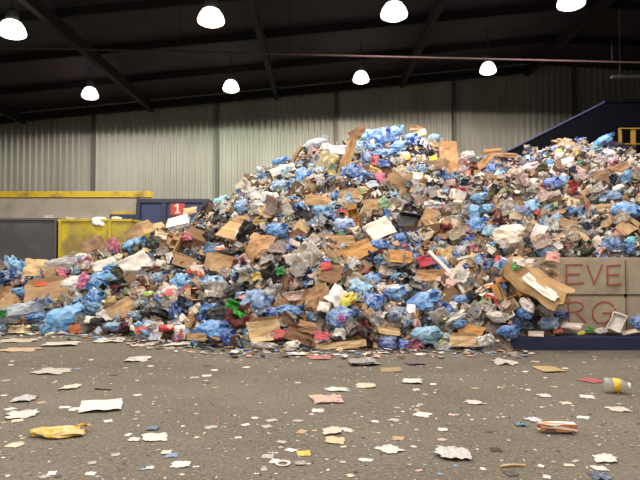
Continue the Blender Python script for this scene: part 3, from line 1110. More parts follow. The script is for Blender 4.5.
# kind, x, y, w, h, turn, colour, short name, the rest of the label
HEROES = [
('panel',36,268,23,19,8,LT,'tan leaning cardboard panel','standing up at the foot of the dark grey container'),
('clear_bag',60,268,40,10,26,(196,194,194),'long grey clear bag','sloping up to the tan panel before the containers'),
('panel',93,247,20,15,24,(150,122,98),'brown board by the yellow steel','standing on the heap before the yellow container'),
('white_bag',83,258,13,10,0,WH,'white knotted bag','at the upper end of the long grey clear bag'),
('flyer',41,284,17,6,8,OR,'orange red leaflet','lying on the big flattened box at the low end'),
('board',46,291,46,20,14,TAN,'big flattened box of the low end','with a dark hollow under it'),
('white_bag',73,285,18,15,20,(205,198,196),'off white round bag','touching a pink wrapper near the low end'),
('clear_film',83,281,8,13,-20,(226,90,150),'bright pink wrapper','squeezed against the off white round bag'),
('blue_bag',97,283,26,24,15,BM,'deep blue bag by the pink wrapper','bulging on the lower slope'),
('blue_bag',20,292,18,9,14,BL,'small light blue bag at the low end','under the tan leaning panel'),
('panel',7,292,14,12,12,KR,'kraft board at the picture edge','on the low end of the heap'),
('panel',9,303,15,13,50,TAN,'tilted tan board at the picture edge','above the long grey blue bag'),
('clear_bag',26,315,46,17,24,(146,156,176),'long grey blue bag','stretched on the low end above the floor'),
('blue_bag',40,317,28,11,15,BM,'flat blue bag under the dark hollow','of the big flattened box'),
('blue_bag',68,318,36,23,20,BL,'big pale bellied blue bag','resting at the foot of the low end'),
('rag',20,329,24,8,0,CR,'cream crumpled wrapper','on the floor edge below the long grey blue bag'),
('black_bag',97,322,17,11,5,BK,'black bag with white paper','at the foot beside the big pale bellied blue bag'),
('paper',92,320,15,8,-5,WH,'white sheet over the black bag','at the foot of the low end'),
('panel',75,330,9,8,20,(190,112,74),'orange brown board scrap','under the big pale bellied blue bag'),
('rag',2,314,8,9,0,(46,120,54),'green cloth scrap','at the picture edge on the low end'),
('blue_film',34,327,12,6,0,(70,110,70),'green film scrap','on the floor edge of the low end'),
('panel',139,232,25,13,28,TAN,'long tan box flap before the navy container','rising beside the yellow container'),
('box',158,228,13,12,0,LT,'small tan box before the navy container','beside the printed white carton'),
('paper',161,236,14,8,-5,CR,'cream sheet under the small tan box','next to the black sack'),
('carton',178,223,27,15,8,(235,228,226),'printed white carton','lying below the red number plate'),
('black_bag',155,246,19,20,0,BK,'black sack of the left slope','standing up beside the blue white bag'),
('blue_bag',136,245,24,12,16,BL,'blue white bag','beside the black sack below the long tan flap'),
('black_bag',126,250,8,8,0,(44,40,52),'little dark bag','at the lower end of the blue white bag'),
('paper',135,263,25,14,28,WH,'large white sheet of the left slope','slanting below the blue white bag'),
('paper',104,265,20,9,22,WH,'white strip of paper','running up to the cream wad'),
('ball',118,257,10,8,0,CR,'cream wad','beside the large white sheet of the left slope'),
('blue_bag',113,268,20,9,12,BM,'flat blue bag below the white strip','of paper'),
('openbox',176,246,16,13,-10,KR,'small open kraft box','above the big twin flap box'),
('rag',187,237,13,9,10,PK,'pink crumpled rag','beside the small open kraft box'),
('black_bag',221,222,28,11,-4,BK,'long black bag shading the hollow','added as gap shade above the square tan box'),  # black bags added in place of the shaded gaps
('black_bag',211,236,20,15,10,(30,28,32),'black bag shading the hollow','added between the square tan box and the pink rag'),
('black_film',247,233,12,22,-16,(28,28,32),'shade film','added in black between the square tan box and the kraft paper'),  # black films added as the dark of the gaps
('black_film',199,231,18,8,6,BK,'black torn film','added in black below the dark brown box of the ridge'),
('black_film',470,182,20,8,-6,(40,38,40),'dark shade-film','added above the crimson rag'),
('paper',170,258,9,11,15,WH,'upright white card','below the small open kraft box'),
('paper',160,263,9,8,0,(222,210,200),'small off white card','beside the upright white card'),
('blue_bag',108,278,20,13,10,BL,'light blue bag under the white strip','of paper'),
('blue_bag',95,299,20,22,0,BM,'tall blue bag above the big pale bellied one','on the lower slope'),
('blue_bag',181,282,20,20,-10,BL,'bright blue bag by the orange carton','shining on the lower slope'),
('blue_bag',158,279,32,14,12,BG,'wide grey blue bag','beside the bright blue bag'),
('bottle',150,295,13,7,8,LG,'yellow green bottle','lying below the wide grey blue bag'),
('clear_bag',168,294,25,18,-5,(206,186,190),'pinkish clear bag','holding a red thing, above the long black sack'),
('ball',168,293,10,9,0,(206,110,108),'red thing','inside the pinkish clear bag'),
('black_bag',160,313,38,13,-4,(40,38,44),'long black sack','lying low on the slope above the red can'),
('can',167,328,17,7,6,RD,'red can','lying at the foot below the long black sack'),
('ball',180,329,11,9,0,(236,230,222),'round white wad','beside the red can at the foot'),
('blue_bag',117,327,27,11,5,(128,168,205),'pale blue flat bag','on the floor edge beside the orange red wad'),
('ball',140,330,10,9,0,(214,86,60),'orange red wad','on the floor edge beside the pale blue flat bag'),
('panel',122,309,22,14,38,TAN,'steep tan board','above the pale blue flat bag'),
('clear_film',110,301,10,5,20,YL,'yellow wrapper','at the top corner of the steep tan board'),
('blue_bag',136,316,16,11,10,(120,142,172),'grey blue bag','beside the steep tan board'),
('blue_bag',222,201,19,11,14,(150,205,225),'pale turquoise bag','on the ridge beside the navy container'),
('openbox',207,213,25,15,8,DB,'dark brown box of the ridge','with black hollows around it'),
('blue_bag',244,206,18,14,0,(120,150,215),'violet blue bag','on the ridge next to the pale turquoise bag'),
('panel',190,211,14,8,14,LT,'tan board by the red plate','on the ridge beside the dark brown box'),
('box',235,238,27,22,-24,TAN,'square tan box turned on its corner','in the black hollow of the upper slope'),
('black_bag',232,255,29,10,-4,BK,'flat black sack','under the square tan box'),
('kraft',260,249,26,35,-14,(180,142,104),'large crinkled kraft paper','hanging down beside the square tan box'),
('openbox',192,255,30,25,-18,KR,'big twin flap box','open on the slope above the orange carton'),
('panel',241,220,20,9,-12,TAN,'tan board above the square tan box','under the violet blue bag'),
('clear_film',259,222,16,7,10,YL,'yellow film','above the large crinkled kraft paper'),
('blue_bag',276,230,20,14,6,BM,'blue bag by the kraft paper','at its upper end'),
('ball',267,195,12,8,0,(222,222,218),'white wad of the left ridge','above the yellow film'),
('blue_bag',273,203,14,9,0,BM,'blue bag under the white ridge wad','on the ridge side of the yellow film'),
('carton',220,248,10,5,10,OR,'small orange carton','above the flat black sack'),
('board',224,264,30,20,-12,TAN,'wide tan board below the flat black sack','on the slope'),
('carton',196,271,18,11,-8,(206,92,52),'orange carton','below the big twin flap box'),
('blue_bag',214,284,24,17,-4,(150,185,220),'pale see through blue bag','below the wide tan board'),
('black_bag',235,290,24,11,24,(62,62,64),'grey black bag','between the pale see through bag and the clear blue bag'),
('clear_film',257,277,12,9,15,YL,'bright yellow wrapper','above the tall clear blue bag'),
('blue_bag',256,303,29,29,0,(112,140,185),'tall clear blue bag','standing beside the green mouthed black bag'),
('black_bag',223,316,31,20,0,(34,34,36),'green mouthed black bag','above the biggest blue bag of the foot'),
('rag',236,309,20,10,-40,(62,158,60),'bright green cloth','spilling from the mouth of a black bag'),
('blue_film',208,308,20,9,10,BL,'light blue film','lying on the green mouthed black bag'),
('blue_bag',213,331,32,24,-8,(86,146,220),'biggest blue bag of the foot','light blue, sitting on the floor edge'),
('blue_bag',228,338,16,20,0,(40,82,180),'deep blue bag on the floor edge','leaning on the biggest blue bag of the foot'),
('blue_bag',273,313,14,12,0,BD,'deep blue bundle','between the tall clear blue bag and the long blue bag'),
('board',264,329,35,19,8,LT,'pale tan trapezoid board','leaning at the foot beside the tall clear blue bag'),
('black_bag',205,347,26,8,0,(26,26,30),'crumpled black film bag','flat on the floor before the deep blue bag'),
('panel',197,337,22,8,-5,TAN,'flat tan board of the foot','behind the crumpled black film bag'),
('news',266,346,30,8,-6,(216,206,196),'white newspaper of the foot','under the pale tan trapezoid board'),
('panel',190,321,8,17,-14,KR,'narrow upright kraft board','beside the biggest blue bag of the foot'),
('openbox',197,297,14,17,10,KR,'narrow open kraft box','below the bright blue bag'),
('blue_bag',281,162,20,11,8,BM,'blue bag of the left shoulder','at the end of the brown edge strip'),
('paper',283,170,22,7,16,WH,'white sheet of the left shoulder','under the blue bag there'),
('blue_bag',281,186,22,13,0,BG,'grey blue bag of the left shoulder','below the white sheet there'),
('blue_bag',302,177,15,19,-10,(96,150,205),'upright blue bag','beside the grey blue shoulder bag'),
('clear_bag',315,144,20,9,16,(190,205,222),'pale clear bag','on the ridge before the summit'),
('stick',293,161,30,3,52,(116,92,62),'brown edge strip','slanting up the left shoulder'),
('kraft',344,166,9,52,-17,(168,134,96),'tall bent cardboard strip','curving down from the summit'),
('panel',357,133,17,8,28,(122,88,64),'reddish brown board of the summit','above the tall bent strip'),
('blue_bag',358,148,16,14,0,(110,140,180),'slate blue bag of the summit','beside the tall bent strip'),
('blue_bag',352,174,21,19,24,(58,92,160),'dark blue bag beside the tall bent strip','on its lower side'),
('paper',338,150,15,9,0,(222,226,232),'white sheet before the summit','beside the tall bent strip'),
('news',327,162,14,17,-24,(204,184,140),'straw coloured newspaper','before the tall bent strip'),
('blue_bag',368,160,18,18,0,(92,120,165),'slate bag under the summit bag','next to the red wrapper'),
('panel',318,201,28,11,-5,TAN,'tan board of the middle slope','above the light blue bag there'),
('panel',350,194,19,11,4,TAN,'flat tan board under the bent strip','on the middle slope'),
('blue_bag',302,207,16,13,-10,(62,110,180),'blue bag beside the middle tan board','on its container side'),
('blue_bag',321,213,21,15,-12,(108,165,215),'light blue bag of the middle slope','under the tan board'),
('openbox',354,217,12,19,12,(164,118,60),'narrow brown box','standing on the middle slope'),
('blue_bag',277,231,20,14,-6,(70,130,205),'bright blue bag of the middle slope','beside the kraft paper'),
('box',303,233,20,15,-20,TAN,'tan box of the middle slope','tilted, above the long tan board'),
('board',334,239,41,9,-3,TAN,'long tan board','across the middle slope'),
('panel',358,251,28,14,24,(196,148,92),'ochre board','sloping below the long tan board'),
('blue_bag',344,226,22,16,-10,(150,170,215),'white topped blue bag','above the long tan board'),
('blue_bag',285,249,18,11,8,BD,'deep blue bag of the middle slope','below the bright blue one'),
('news',303,258,25,20,24,(206,196,184),'crumpled newspaper wad','below the long tan board'),
('panel',334,256,15,13,-10,KR,'kraft board under the long tan board','beside the ochre board'),
('paper',336,296,15,17,-38,(236,232,226),'white folded sheet','lying on the kraft sack of the lower slope'),
('paper',324,307,13,11,-10,WH,'white torn sheet','beside the white folded sheet'),
('kraft',318,300,24,24,20,KR,'kraft sack of the lower slope','behind the white folded sheet'),
('flyer',347,300,15,9,28,(206,204,90),'yellow green magazine','beside the white folded sheet'),
('blue_bag',342,320,31,27,0,(92,124,175),'round blue bag','with a purple thing inside, on the lower slope'),
('clear_film',341,318,9,8,0,(190,70,190),'purple wrapper','showing through the round blue bag'),
('blue_bag',289,312,30,14,-4,BM,'long blue bag','between the deep blue bundle and the kraft sack'),
('panel',307,327,22,13,-14,KR,'kraft board of the foot','below the kraft sack'),
('board',303,337,32,12,-18,(132,98,70),'dark brown flattened box','at the foot below the kraft board'),
('board',342,345,50,9,5,LT,'row of pale tan board','flat along the foot below the round blue bag'),
('flyer',322,336,18,9,-14,(190,80,84),'red and white magazine','at the foot above the pale tan board'),
('white_bag',292,345,16,9,6,WH,'white bag of the foot','below the dark brown flattened box'),
('news',297,296,26,12,6,(216,180,172),'pinkish newspaper','beside the kraft sack of the lower slope'),
('rag',281,271,9,9,0,(58,140,80),'green rag','below the crumpled newspaper wad'),
('panel',331,273,20,17,-20,(140,108,82),'dull brown board','below the kraft board'),
('flyer',326,266,12,9,8,(200,90,80),'red printed card','above the dull brown board'),
('blue_bag',382,139,30,24,0,(54,102,180),'big blue bag of the summit','topmost thing on the heap'),
('blue_bag',371,136,17,14,0,(120,165,205),'pale grey blue bag','at the container side of the big summit bag'),
('blue_bag',399,147,18,13,0,(90,135,195),'crinkled blue bag','under the conveyor side of the big summit bag'),
('blue_bag',374,150,17,14,0,(70,110,165),'dusky blue bag','below the pale grey blue bag of the summit'),
('blue_bag',395,131,17,11,10,(120,172,216),'pale blue bag of the summit','on top of the big blue bag'),
('blue_bag',386,155,26,14,0,(62,104,160),'lower summit bag','under the big blue bag of the summit'),
('blue_bag',411,138,16,10,0,(80,125,190),'blue bag beside the summit','next to the yellow foam block'),
('blue_bag',435,138,11,8,0,(120,175,220),'little light blue ball bag','at the end of the ridge by the foam block'),
('carton',420,133,14,7,10,(228,200,130),'yellow foam block','on the ridge beside the summit'),
('panel',416,128,15,5,4,KR,'thin kraft board','on top of the yellow foam block'),
('carton',405,157,11,10,0,(222,160,70),'yellow orange pack','under the summit'),
('ball',434,160,9,9,0,(206,214,60),'lime yellow wad','beside the tall tan board'),
('board',449,160,17,25,-2,(194,150,104),'tall tan board','standing upright on the ridge'),
('clear_film',375,160,9,12,10,(196,50,56),'red wrapper','under the big blue bag of the summit'),
('blue_film',384,163,12,8,0,(70,110,190),'blue film by the red wrapper','under the summit'),
('black_bag',425,154,22,7,-6,(38,46,72),'dark navy sack','under the little light blue ball bag'),
('blue_bag',421,170,13,12,0,(100,130,160),'slate bag under the navy sack','on the upper slope'),
('paper',418,176,10,7,-10,WH,'small white card','under the slate bag of the upper slope'),
('paper',380,229,23,17,24,(238,230,216),'bright white paper bag','flat on the middle slope'),
('blue_bag',379,246,24,14,0,(62,112,190),'blue bag below the white paper bag','on the middle slope'),
('blue_bag',400,240,20,13,20,(66,118,190),'blue bag beside the white paper bag','on its conveyor side'),
('tray',411,220,26,15,-6,(48,46,46),'black plastic tub','on the middle slope beside the white paper bag'),
('panel',428,218,11,17,-20,TAN,'tan board by the black tub','standing beside it'),
('clear_film',383,203,14,14,-10,(150,190,130),'pale green film','above the white paper bag'),
('panel',371,205,16,11,8,TAN,'tan board by the pale green film','above the white paper bag'),
('white_film',433,205,20,9,-8,(226,222,230),'white film','above the tan board by the tub'),
('board',401,256,23,10,-6,(192,140,84),'orange tan board','below the blue bags of the middle slope'),
('flyer',428,260,18,10,18,(176,56,66),'red magazine','beside the orange tan board'),
('blue_film',387,214,7,11,0,BM,'blue film by the green film','above the white paper bag'),
('blue_bag',424,304,35,27,-4,(76,132,205),'big bright blue bag','in the middle of the lower slope'),
('paper',411,309,9,10,-10,(236,236,240),'white card','stuck on the big bright blue bag'),
('blue_bag',395,294,24,18,-6,(112,158,215),'white capped blue bag','beside the big bright blue bag'),
('paper',393,287,15,5,6,(240,240,240),'white cap of paper','on the blue bag'),
('blue_bag',371,305,25,24,0,(46,92,175),'dark blue bag of the lower slope','beside the white capped blue bag'),
('clear_bag',396,315,24,16,-8,(122,140,170),'grey clear bag','below the white capped blue bag'),
('blue_bag',427,335,30,19,0,(130,178,205),'pale bluish bag of the foot','below the big bright blue bag'),
('blue_bag',388,343,22,15,0,(66,82,150),'violet blue bag of the foot','on the floor edge'),
('blue_bag',405,345,16,12,0,(48,88,180),'deep blue bag of the foot','beside the violet blue one on the floor edge'),
('panel',430,275,27,11,-2,(186,144,100),'tan board above the big bright blue bag','on the lower slope'),
('blue_bag',371,280,20,12,4,(92,150,215),'light blue bag of the lower slope','above the dark blue bag'),
('blue_bag',398,277,14,9,0,(88,150,200),'small blue bag','beside the tan board of the lower slope'),
('stick',446,272,48,3,-58,(206,200,188),'long white plastic strip','sloping down the middle of the heap'),
('stick',458,270,22,3,55,(200,190,176),'short white plastic strip','leaning on the long one'),
('stick',463,258,16,3,-5,(200,190,176),'white crossbar strip','on top of the short one'),
('panel',390,331,30,9,-8,LT,'pale tan board of the foot','above the violet blue bag'),
('white_bag',466,156,18,10,0,(228,216,206),'white bag of the ridge','beside the tall tan board'),
('panel',492,151,20,5,0,(170,128,80),'ochre board of the ridge','on top of the kraft boards'),
('panel',503,155,30,5,-6,KR,'long kraft board of the ridge','below the ochre board'),
('panel',483,163,20,6,38,(176,136,92),'slanted kraft board','under the ochre board of the ridge'),
('openbox',505,161,12,14,0,DB,'dark brown box by the kraft boards','on the ridge'),
('blue_bag',492,170,12,14,0,(74,112,190),'blue bag under the ridge boards','beside the dark brown box'),
('blue_bag',499,175,12,11,0,(165,205,235),'pale blue bag under the ridge boards','beside the dark brown box'),
('panel',488,178,26,7,-24,TAN,'tan plank of board','below the ridge boards'),
('white_bag',528,170,20,11,18,(230,205,208),'pinkish white bag','on the upper slope before the conveyor'),
('white_bag',532,186,22,15,-8,(228,220,206),'large white bag of the upper slope','beside the deep blue bag'),
('rag',459,190,14,5,0,(176,44,80),'crimson rag','above the white box'),
('carton',458,197,18,13,0,(224,214,202),'white box','below the crimson rag'),
('blue_bag',552,185,19,15,8,(62,100,190),'deep blue bag of the upper slope','before the conveyor'),
('blue_bag',563,181,10,11,0,(150,190,230),'pale blue bag of the upper slope','touching the deep blue bag'),
('blue_bag',481,198,22,12,-6,(104,155,200),'blue bag by the white box','on the upper slope'),
('blue_bag',470,212,20,16,0,(112,170,215),'light blue bag by the off white sack','upper of three'),
('blue_bag',475,226,22,19,0,(60,125,200),'vivid blue bag by the off white sack','on its container side'),
('blue_bag',491,232,18,15,0,(130,170,195),'pale bag by the off white sack','touching the vivid blue bag'),
('blue_bag',488,209,16,11,0,(120,170,215),'small light blue bag','above the off white sack'),
('white_bag',513,237,36,26,-5,(206,192,174),'off white sack','largest pale bag on the slope above the blocks'),
('blue_bag',467,240,14,9,10,(36,56,190),'royal blue bag','below the vivid blue bag'),
('blue_bag',531,208,16,18,0,(128,180,215),'light blue cone shaped bag','above the off white sack'),
('carton',543,199,14,9,-10,(196,84,60),'red brown pack','under the large white bag'),
('paper',539,233,10,14,-20,(226,214,214),'pale pink card','beside the off white sack'),
('black_bag',512,197,14,8,0,BK,'small black bag','under the large white bag of the upper slope'),
('rag',502,222,22,8,-6,(92,56,54),'maroon rag','above the off white sack'),
('blue_film',503,265,18,11,0,(100,160,215),'light blue film by the green one','above the crushed brown box'),
('blue_film',488,264,12,9,0,(40,66,130),'navy film','beside the light blue film'),
('clear_film',516,266,8,9,0,(70,190,70),'bright green film','beside the white lined cardboard'),
('openbox',506,291,24,24,12,(172,126,76),'crushed brown box','beside the white lined cardboard'),
('carton',489,286,10,6,8,OR,'orange pack','on the crushed brown box'),
('carton',490,296,11,6,-14,RD,'red pack','below the orange pack'),
('black_bag',475,297,20,12,-6,BK,'black bag of the lower slope','beside the red pack'),
('blue_bag',508,332,22,14,6,(60,118,190),'blue bag by the end of the navy base','at the foot'),
('news',486,340,20,13,10,(238,234,230),'white printed paper','at the foot by the end of the navy base'),
('panel',472,330,20,9,-22,(196,146,92),'ochre board of the foot','behind the white printed paper'),
('board',464,341,30,11,-4,LT,'pale flat board','at the foot beside the white printed paper'),
('white_bag',496,317,20,12,-14,(206,196,186),'whitish crumpled bag','below the black bag of the lower slope'),
('white_film',455,318,20,7,22,(232,230,228),'white film of the lower slope','beside the big bright blue bag'),
('blue_bag',456,324,18,10,0,(84,140,205),'blue bag below the white film','near the foot'),
('blue_bag',460,301,20,13,-8,(88,130,195),'blue bag above the white film','beside the big bright blue bag'),
('blue_bag',603,141,16,8,24,(86,160,220),'sky blue bag of the ridge','below the conveyor'),
('blue_bag',594,150,16,8,8,(76,140,150),'teal bag of the ridge','below the conveyor'),
('black_bag',618,148,20,8,-18,(44,42,50),'black sack below the railing','on the ridge'),
('kraft',619,171,22,20,0,(142,108,80),'brown kraft bag below the railing','on the upper slope'),
('ball',558,152,9,7,0,(164,206,110),'light green wad','on the ridge before the conveyor'),
('paper',567,161,12,7,6,(236,236,238),'white card of the ridge','below the light green wad'),
('blue_bag',612,197,22,14,-10,(96,126,165),'slate blue bag above the blocks','on the upper slope'),
('blue_bag',627,212,22,17,-20,(92,150,215),'light blue bag above the blocks','beside the slate one'),
('blue_bag',613,245,24,17,-8,(72,104,160),'blue bag on the block top','over the lettered block'),
('blue_bag',631,241,12,10,0,(70,170,185),'turquoise bag on the block top','beside the blue bag there'),
('black_bag',584,252,20,9,-6,(62,74,60),'dark green sack on the block top','over the painted letters'),
('panel',600,208,34,8,4,TAN,'wide tan board above the blocks','on the upper slope'),
('rag',573,187,10,16,-10,(150,56,56),'dark red rag','beside the deep blue bag before the conveyor'),
('ball',618,188,12,8,0,(228,216,216),'white wad above the slate blue bag','on the upper slope'),
('white_bag',598,243,12,14,0,(200,184,170),'beige bag on the block top','between the dark green sack and the blue bag'),
]
# things lying before the blocks on the navy base, given as pixel + distance
BASE = [
('blue_bag',524,313,18,13,0,(58,112,190),10.05,'blue bag under the slim white one','before the navy base'),
('white_bag',527,305,10,19,28,(222,214,216),10.00,'slim white bag','under the white lined cardboard'),
('paper',541,287,10,38,44,(232,222,212),9.99,'white lining sheet','lying in the large cardboard beside the blocks'),
('panel',537,283,30,64,42,(178,146,104),10.06,'white lined cardboard','largest board, leaning beside the lettered blocks'),
('paper',553,257,13,10,-18,(206,150,142),10.25,'red and white card','tilted at the upper corner of the lettered block'),
('blue_bag',545,324,26,14,0,(130,160,195),10.2,'clear pale blue bag','on the navy base beside the lettered block'),
('blue_bag',562,315,16,9,-14,(44,70,140),10.27,'dark blue bag','wedged between the white lined cardboard and the lower block'),
('rag',590,330,10,6,0,(92,170,72),10.2,'green rag on the base','under the lower lettered block'),
('white_bag',600,331,15,7,-6,(228,214,206),10.18,'white bag on the base','under the lower lettered block'),
('cleartray',617,322,14,20,-34,(222,214,206),10.22,'clear plastic tray','leaning on the lower lettered block'),
('blue_bag',638,322,14,17,0,(50,88,160),10.18,'blue bag at the picture edge','on the navy base'),
('paper',572,326,18,7,-16,(226,206,200),10.22,'pale torn sheet','on the navy base under the red letters'),
('ball',558,331,9,6,0,(206,110,90),10.16,'reddish wad','on the navy base beside the clear pale blue bag'),
('panel',630,332,20,6,4,(206,190,170),10.14,'pale board','flat on the navy base beside the clear tray'),
('ball',581,333,8,5,0,(214,200,90),10.16,'yellowish wad','on the navy base beside the green rag'),
('paper',536,334,16,6,-10,(222,206,198),10.16,'white torn sheet of the base','at its end by the foot of the heap'),
('panel',563,300,12,9,20,KR,10.24,'kraft scrap','against the lower lettered block'),
]
BASE += [
('rag',548,266,16,10,-30,(150,132,116),10.2,'dull beige rag','over the top corner of the lettered block'),
('white_bag',529,264,15,11,10,(196,184,176),10.15,'pale bag over the board','at its upper end'),
('panel',556,277,9,14,20,KR,10.27,'kraft strip','between the large leaning board and the painted letters'),
('paper',519,262,12,8,-20,(206,190,186),10.12,'pinkish sheet','beside the pale bag over the board'),
('white_bag',101,222,17,11,0,(240,238,232),17.62,'bright white bag','heaped on the rim of the yellow container'),
('ball',117,219,11,6,0,(196,190,180),17.62,'pale wad on the yellow rim','beside the bright white bag'),
('white_film',70,218,12,3,0,WH,17.62,'white film on the yellow rim','at the grey container end'),
('white_film',50,217,14,3,6,(216,212,210),17.62,'white film on the grey rim','next to the yellow container'),
('clear_film',84,218,12,3,0,(206,200,190),17.62,'greyish film on the yellow rim','between the white ones'),
]
# big things lying on the open floor
FLOOR = [
('paper',101,407,42,13,8,(236,234,228),'large white sheet on the floor','lying alone, biggest pale sheet there'),
('white_bag',59,435,44,13,4,(222,176,44),'yellow bag on the floor','crumpled flat in the open'),
('bottle',617,393,22,13,-10,(225,225,220),'clear bottle on the floor','with a yellow label, lying on its side'),
('carton',557,433,34,10,-4,(206,138,88),'orange bread pack on the floor','with a pale end'),
('paper',541,430,7,12,12,(226,212,200),'pale wrapper end','of the orange bread pack on the floor'),
('white_film',453,455,34,12,-4,(232,230,228),'clear film on the floor','spread out whitish and translucent'),
('paper',390,450,22,12,18,(228,222,216),'white square card on the floor','tilted, before the clear film'),
('clear_film',521,425,12,7,0,(80,160,175),'teal wrapper on the floor','beside the pale blue paper'),
('paper',533,420,14,9,10,(210,216,226),'pale blue paper on the floor','beside the teal wrapper'),
('stick',513,467,28,3,3,(206,176,120),'wooden strip on the floor','lying flat'),
('ring',283,464,17,9,0,(230,226,220),'white ring lid on the floor','lying flat'),
('flyer',304,454,14,7,0,(228,206,90),'yellow printed scrap on the floor','beyond the ring lid'),
('paper',332,432,20,8,8,(230,206,190),'peach folded paper on the floor','one of a pair'),
('paper',335,441,20,8,-6,(224,198,160),'cream folded paper on the floor','other of the pair'),
('flyer',328,400,32,10,4,(216,178,160),'red printed newsprint on the floor','in the middle of the open'),
('paper',337,390,24,4,0,(232,228,222),'long white paper on the floor','beyond the red printed newsprint'),
('paper',366,386,21,7,-4,(216,206,184),'pale folded card on the floor','beside the long white paper'),
('paper',318,411,13,5,0,(232,228,222),'small white sheet on the floor','before the red printed newsprint'),
('news',363,364,28,6,0,(196,190,184),'grey newspaper on the floor','lying flat towards the heap'),
('news',415,364,17,8,4,(120,92,84),'dark magazine bundle on the floor','lying towards the heap'),
('panel',391,370,23,7,0,(176,150,116),'tan board on the floor','flat beside the dark magazine bundle'),
('paper',412,382,20,6,-8,(226,222,216),'white torn sheet on the floor','below the dark magazine bundle'),
('paper',423,415,17,6,-14,(232,230,226),'white slip on the floor','between the clear film and the torn sheet'),
('news',300,464,10,4,0,(196,188,180),'grey scrap on the floor','beside the ring lid'),
('white_film',138,360,24,6,6,(214,210,204),'whitish film on the floor','towards the heap'),
('paper',52,372,34,5,-8,(196,190,184),'torn pale sheet on the floor','towards the low end of the heap'),
('white_film',25,400,20,7,6,(216,212,216),'pale film on the floor','beyond the white sheet at the picture edge'),
('paper',22,415,26,8,10,(226,220,214),'white sheet at the picture edge','on the floor'),
('paper',70,388,17,6,4,(222,214,200),'cream paper on the floor','beyond the large white sheet'),
('stick',103,390,18,3,-4,(60,54,50),'dark strip on the floor','beyond the large white sheet'),
('blue_film',153,429,12,6,0,(120,140,176),'blue scrap on the floor','beside the white slip'),
('paper',155,438,24,8,8,(234,228,220),'white torn slip on the floor','below the blue scrap'),
('paper',134,440,11,4,0,(230,224,216),'narrow white slip','beside the torn slip on the floor'),
('paper',181,465,19,6,0,(236,232,228),'white card before the torn slip','on the floor'),
('paper',150,468,8,8,10,(228,222,216),'small upright white scrap','beside the white card on the floor'),
('paper',166,453,10,5,0,(228,222,216),'tiny white scrap','between the torn slip and the white card on the floor'),
('panel',550,370,26,7,4,(196,172,116),'tan and dark board on the floor','before the navy base'),
('flyer',591,381,17,7,16,(176,92,92),'red printed scrap on the floor','beside the clear bottle'),
('paper',587,397,14,5,-6,(230,226,222),'white slip by the bottle','on the floor'),
('paper',619,410,19,4,-3,(222,210,196),'pale strip by the bottle','on the floor'),
('paper',544,396,12,5,4,(230,224,216),'white slip before the tan and dark board','on the floor'),
('paper',605,460,20,7,-4,(230,224,218),'white sheet near the picture corner','on the floor'),
('paper',600,469,13,4,0,(226,222,216),'thin white slip near the picture corner','on the floor'),
('blue_film',600,477,18,6,0,(92,100,136),'blue grey scrap at the picture base','on the floor'),
('white_film',505,363,24,5,2,(216,206,200),'whitish film before the navy base','on the floor'),
('panel',496,450,12,4,0,(58,48,42),'dark scrap on the floor','between the clear film and the orange bread pack'),
('paper',475,403,16,6,10,(226,216,206),'pale torn sheet','between the dark magazine bundle and the bread pack on the floor'),
('paper',443,430,10,4,-8,(232,228,226),'white snip above the clear film','on the floor'),
('paper',20,341,34,4,2,(206,190,172),'beige sheet by the low end','at the foot of the heap'),
('paper',60,345,34,4,3,(214,204,196),'long white sheet by the low end','at the foot of the heap'),
('paper',22,350,34,4,3,(206,176,148),'peach sheet by the low end','flat on the floor'),
('paper',110,341,30,5,4,(222,216,208),'short white sheet by the low end','below the pale blue flat bag'),
('paper',145,345,24,5,-4,(222,196,186),'pinkish sheet by the low end','below the orange red wad'),
('paper',180,345,24,7,4,(226,220,212),'white sheet by the black film','at the foot of the heap'),
('paper',300,354,17,6,14,(236,232,226),'white paper before the white bag','on the floor at the foot'),
('flyer',320,358,24,6,0,(206,130,120),'red printed paper before the foot','on the floor'),
]
# ------------------------------------------------------------------ place everything
CATW = {}
ANCH = []          # (x, y, short name, on floor)
HM = []            # rectangles already taken on the picture of the heap
def toward(p): return (CAM - p).normalized()
def rnd_vec(r, s): return Vector((r.gauss(0, s), r.gauss(0, s), r.gauss(0, s)))

def put_on_heap(o, kind, px, py, w_px, h_px, rot, r, face=.55, jitter=.12, lift=1.0, p=None, sn=None):
    if p is None:
        p, ok = hit(px, py)
        sn = hnorm(p.x, p.y)
    dist = (p - CAM).length
    w, h = w_px * dist / FPX, h_px * dist / FPX
    n = (toward(p) * face + sn * (1 - face) + rnd_vec(r, jitter)).normalized()
    extra = None
    if kind.endswith('_bag') or kind == 'ball':
        q = p + sn * (.14 * (w + h) / 2) * lift
    elif kind in ('box', 'openbox'):
        d = min(w, h) * .75
        extra = (math.radians(r.uniform(-32, -12)), math.radians(r.choice((-1, 1)) * r.uniform(12, 34)), 0)
        q = p - n * d * .35 * lift
        if kind == 'openbox': q = p - n * d * .45
    elif kind == 'carton':
        extra = (r.uniform(-.5, .5), r.uniform(-.6, .6), 0)
        q = p - n * .1 * h
    else:
        q = p + sn * .07 * lift + n * .04
    place(o, kind, q, n, rot, w, h, extra)
    return q

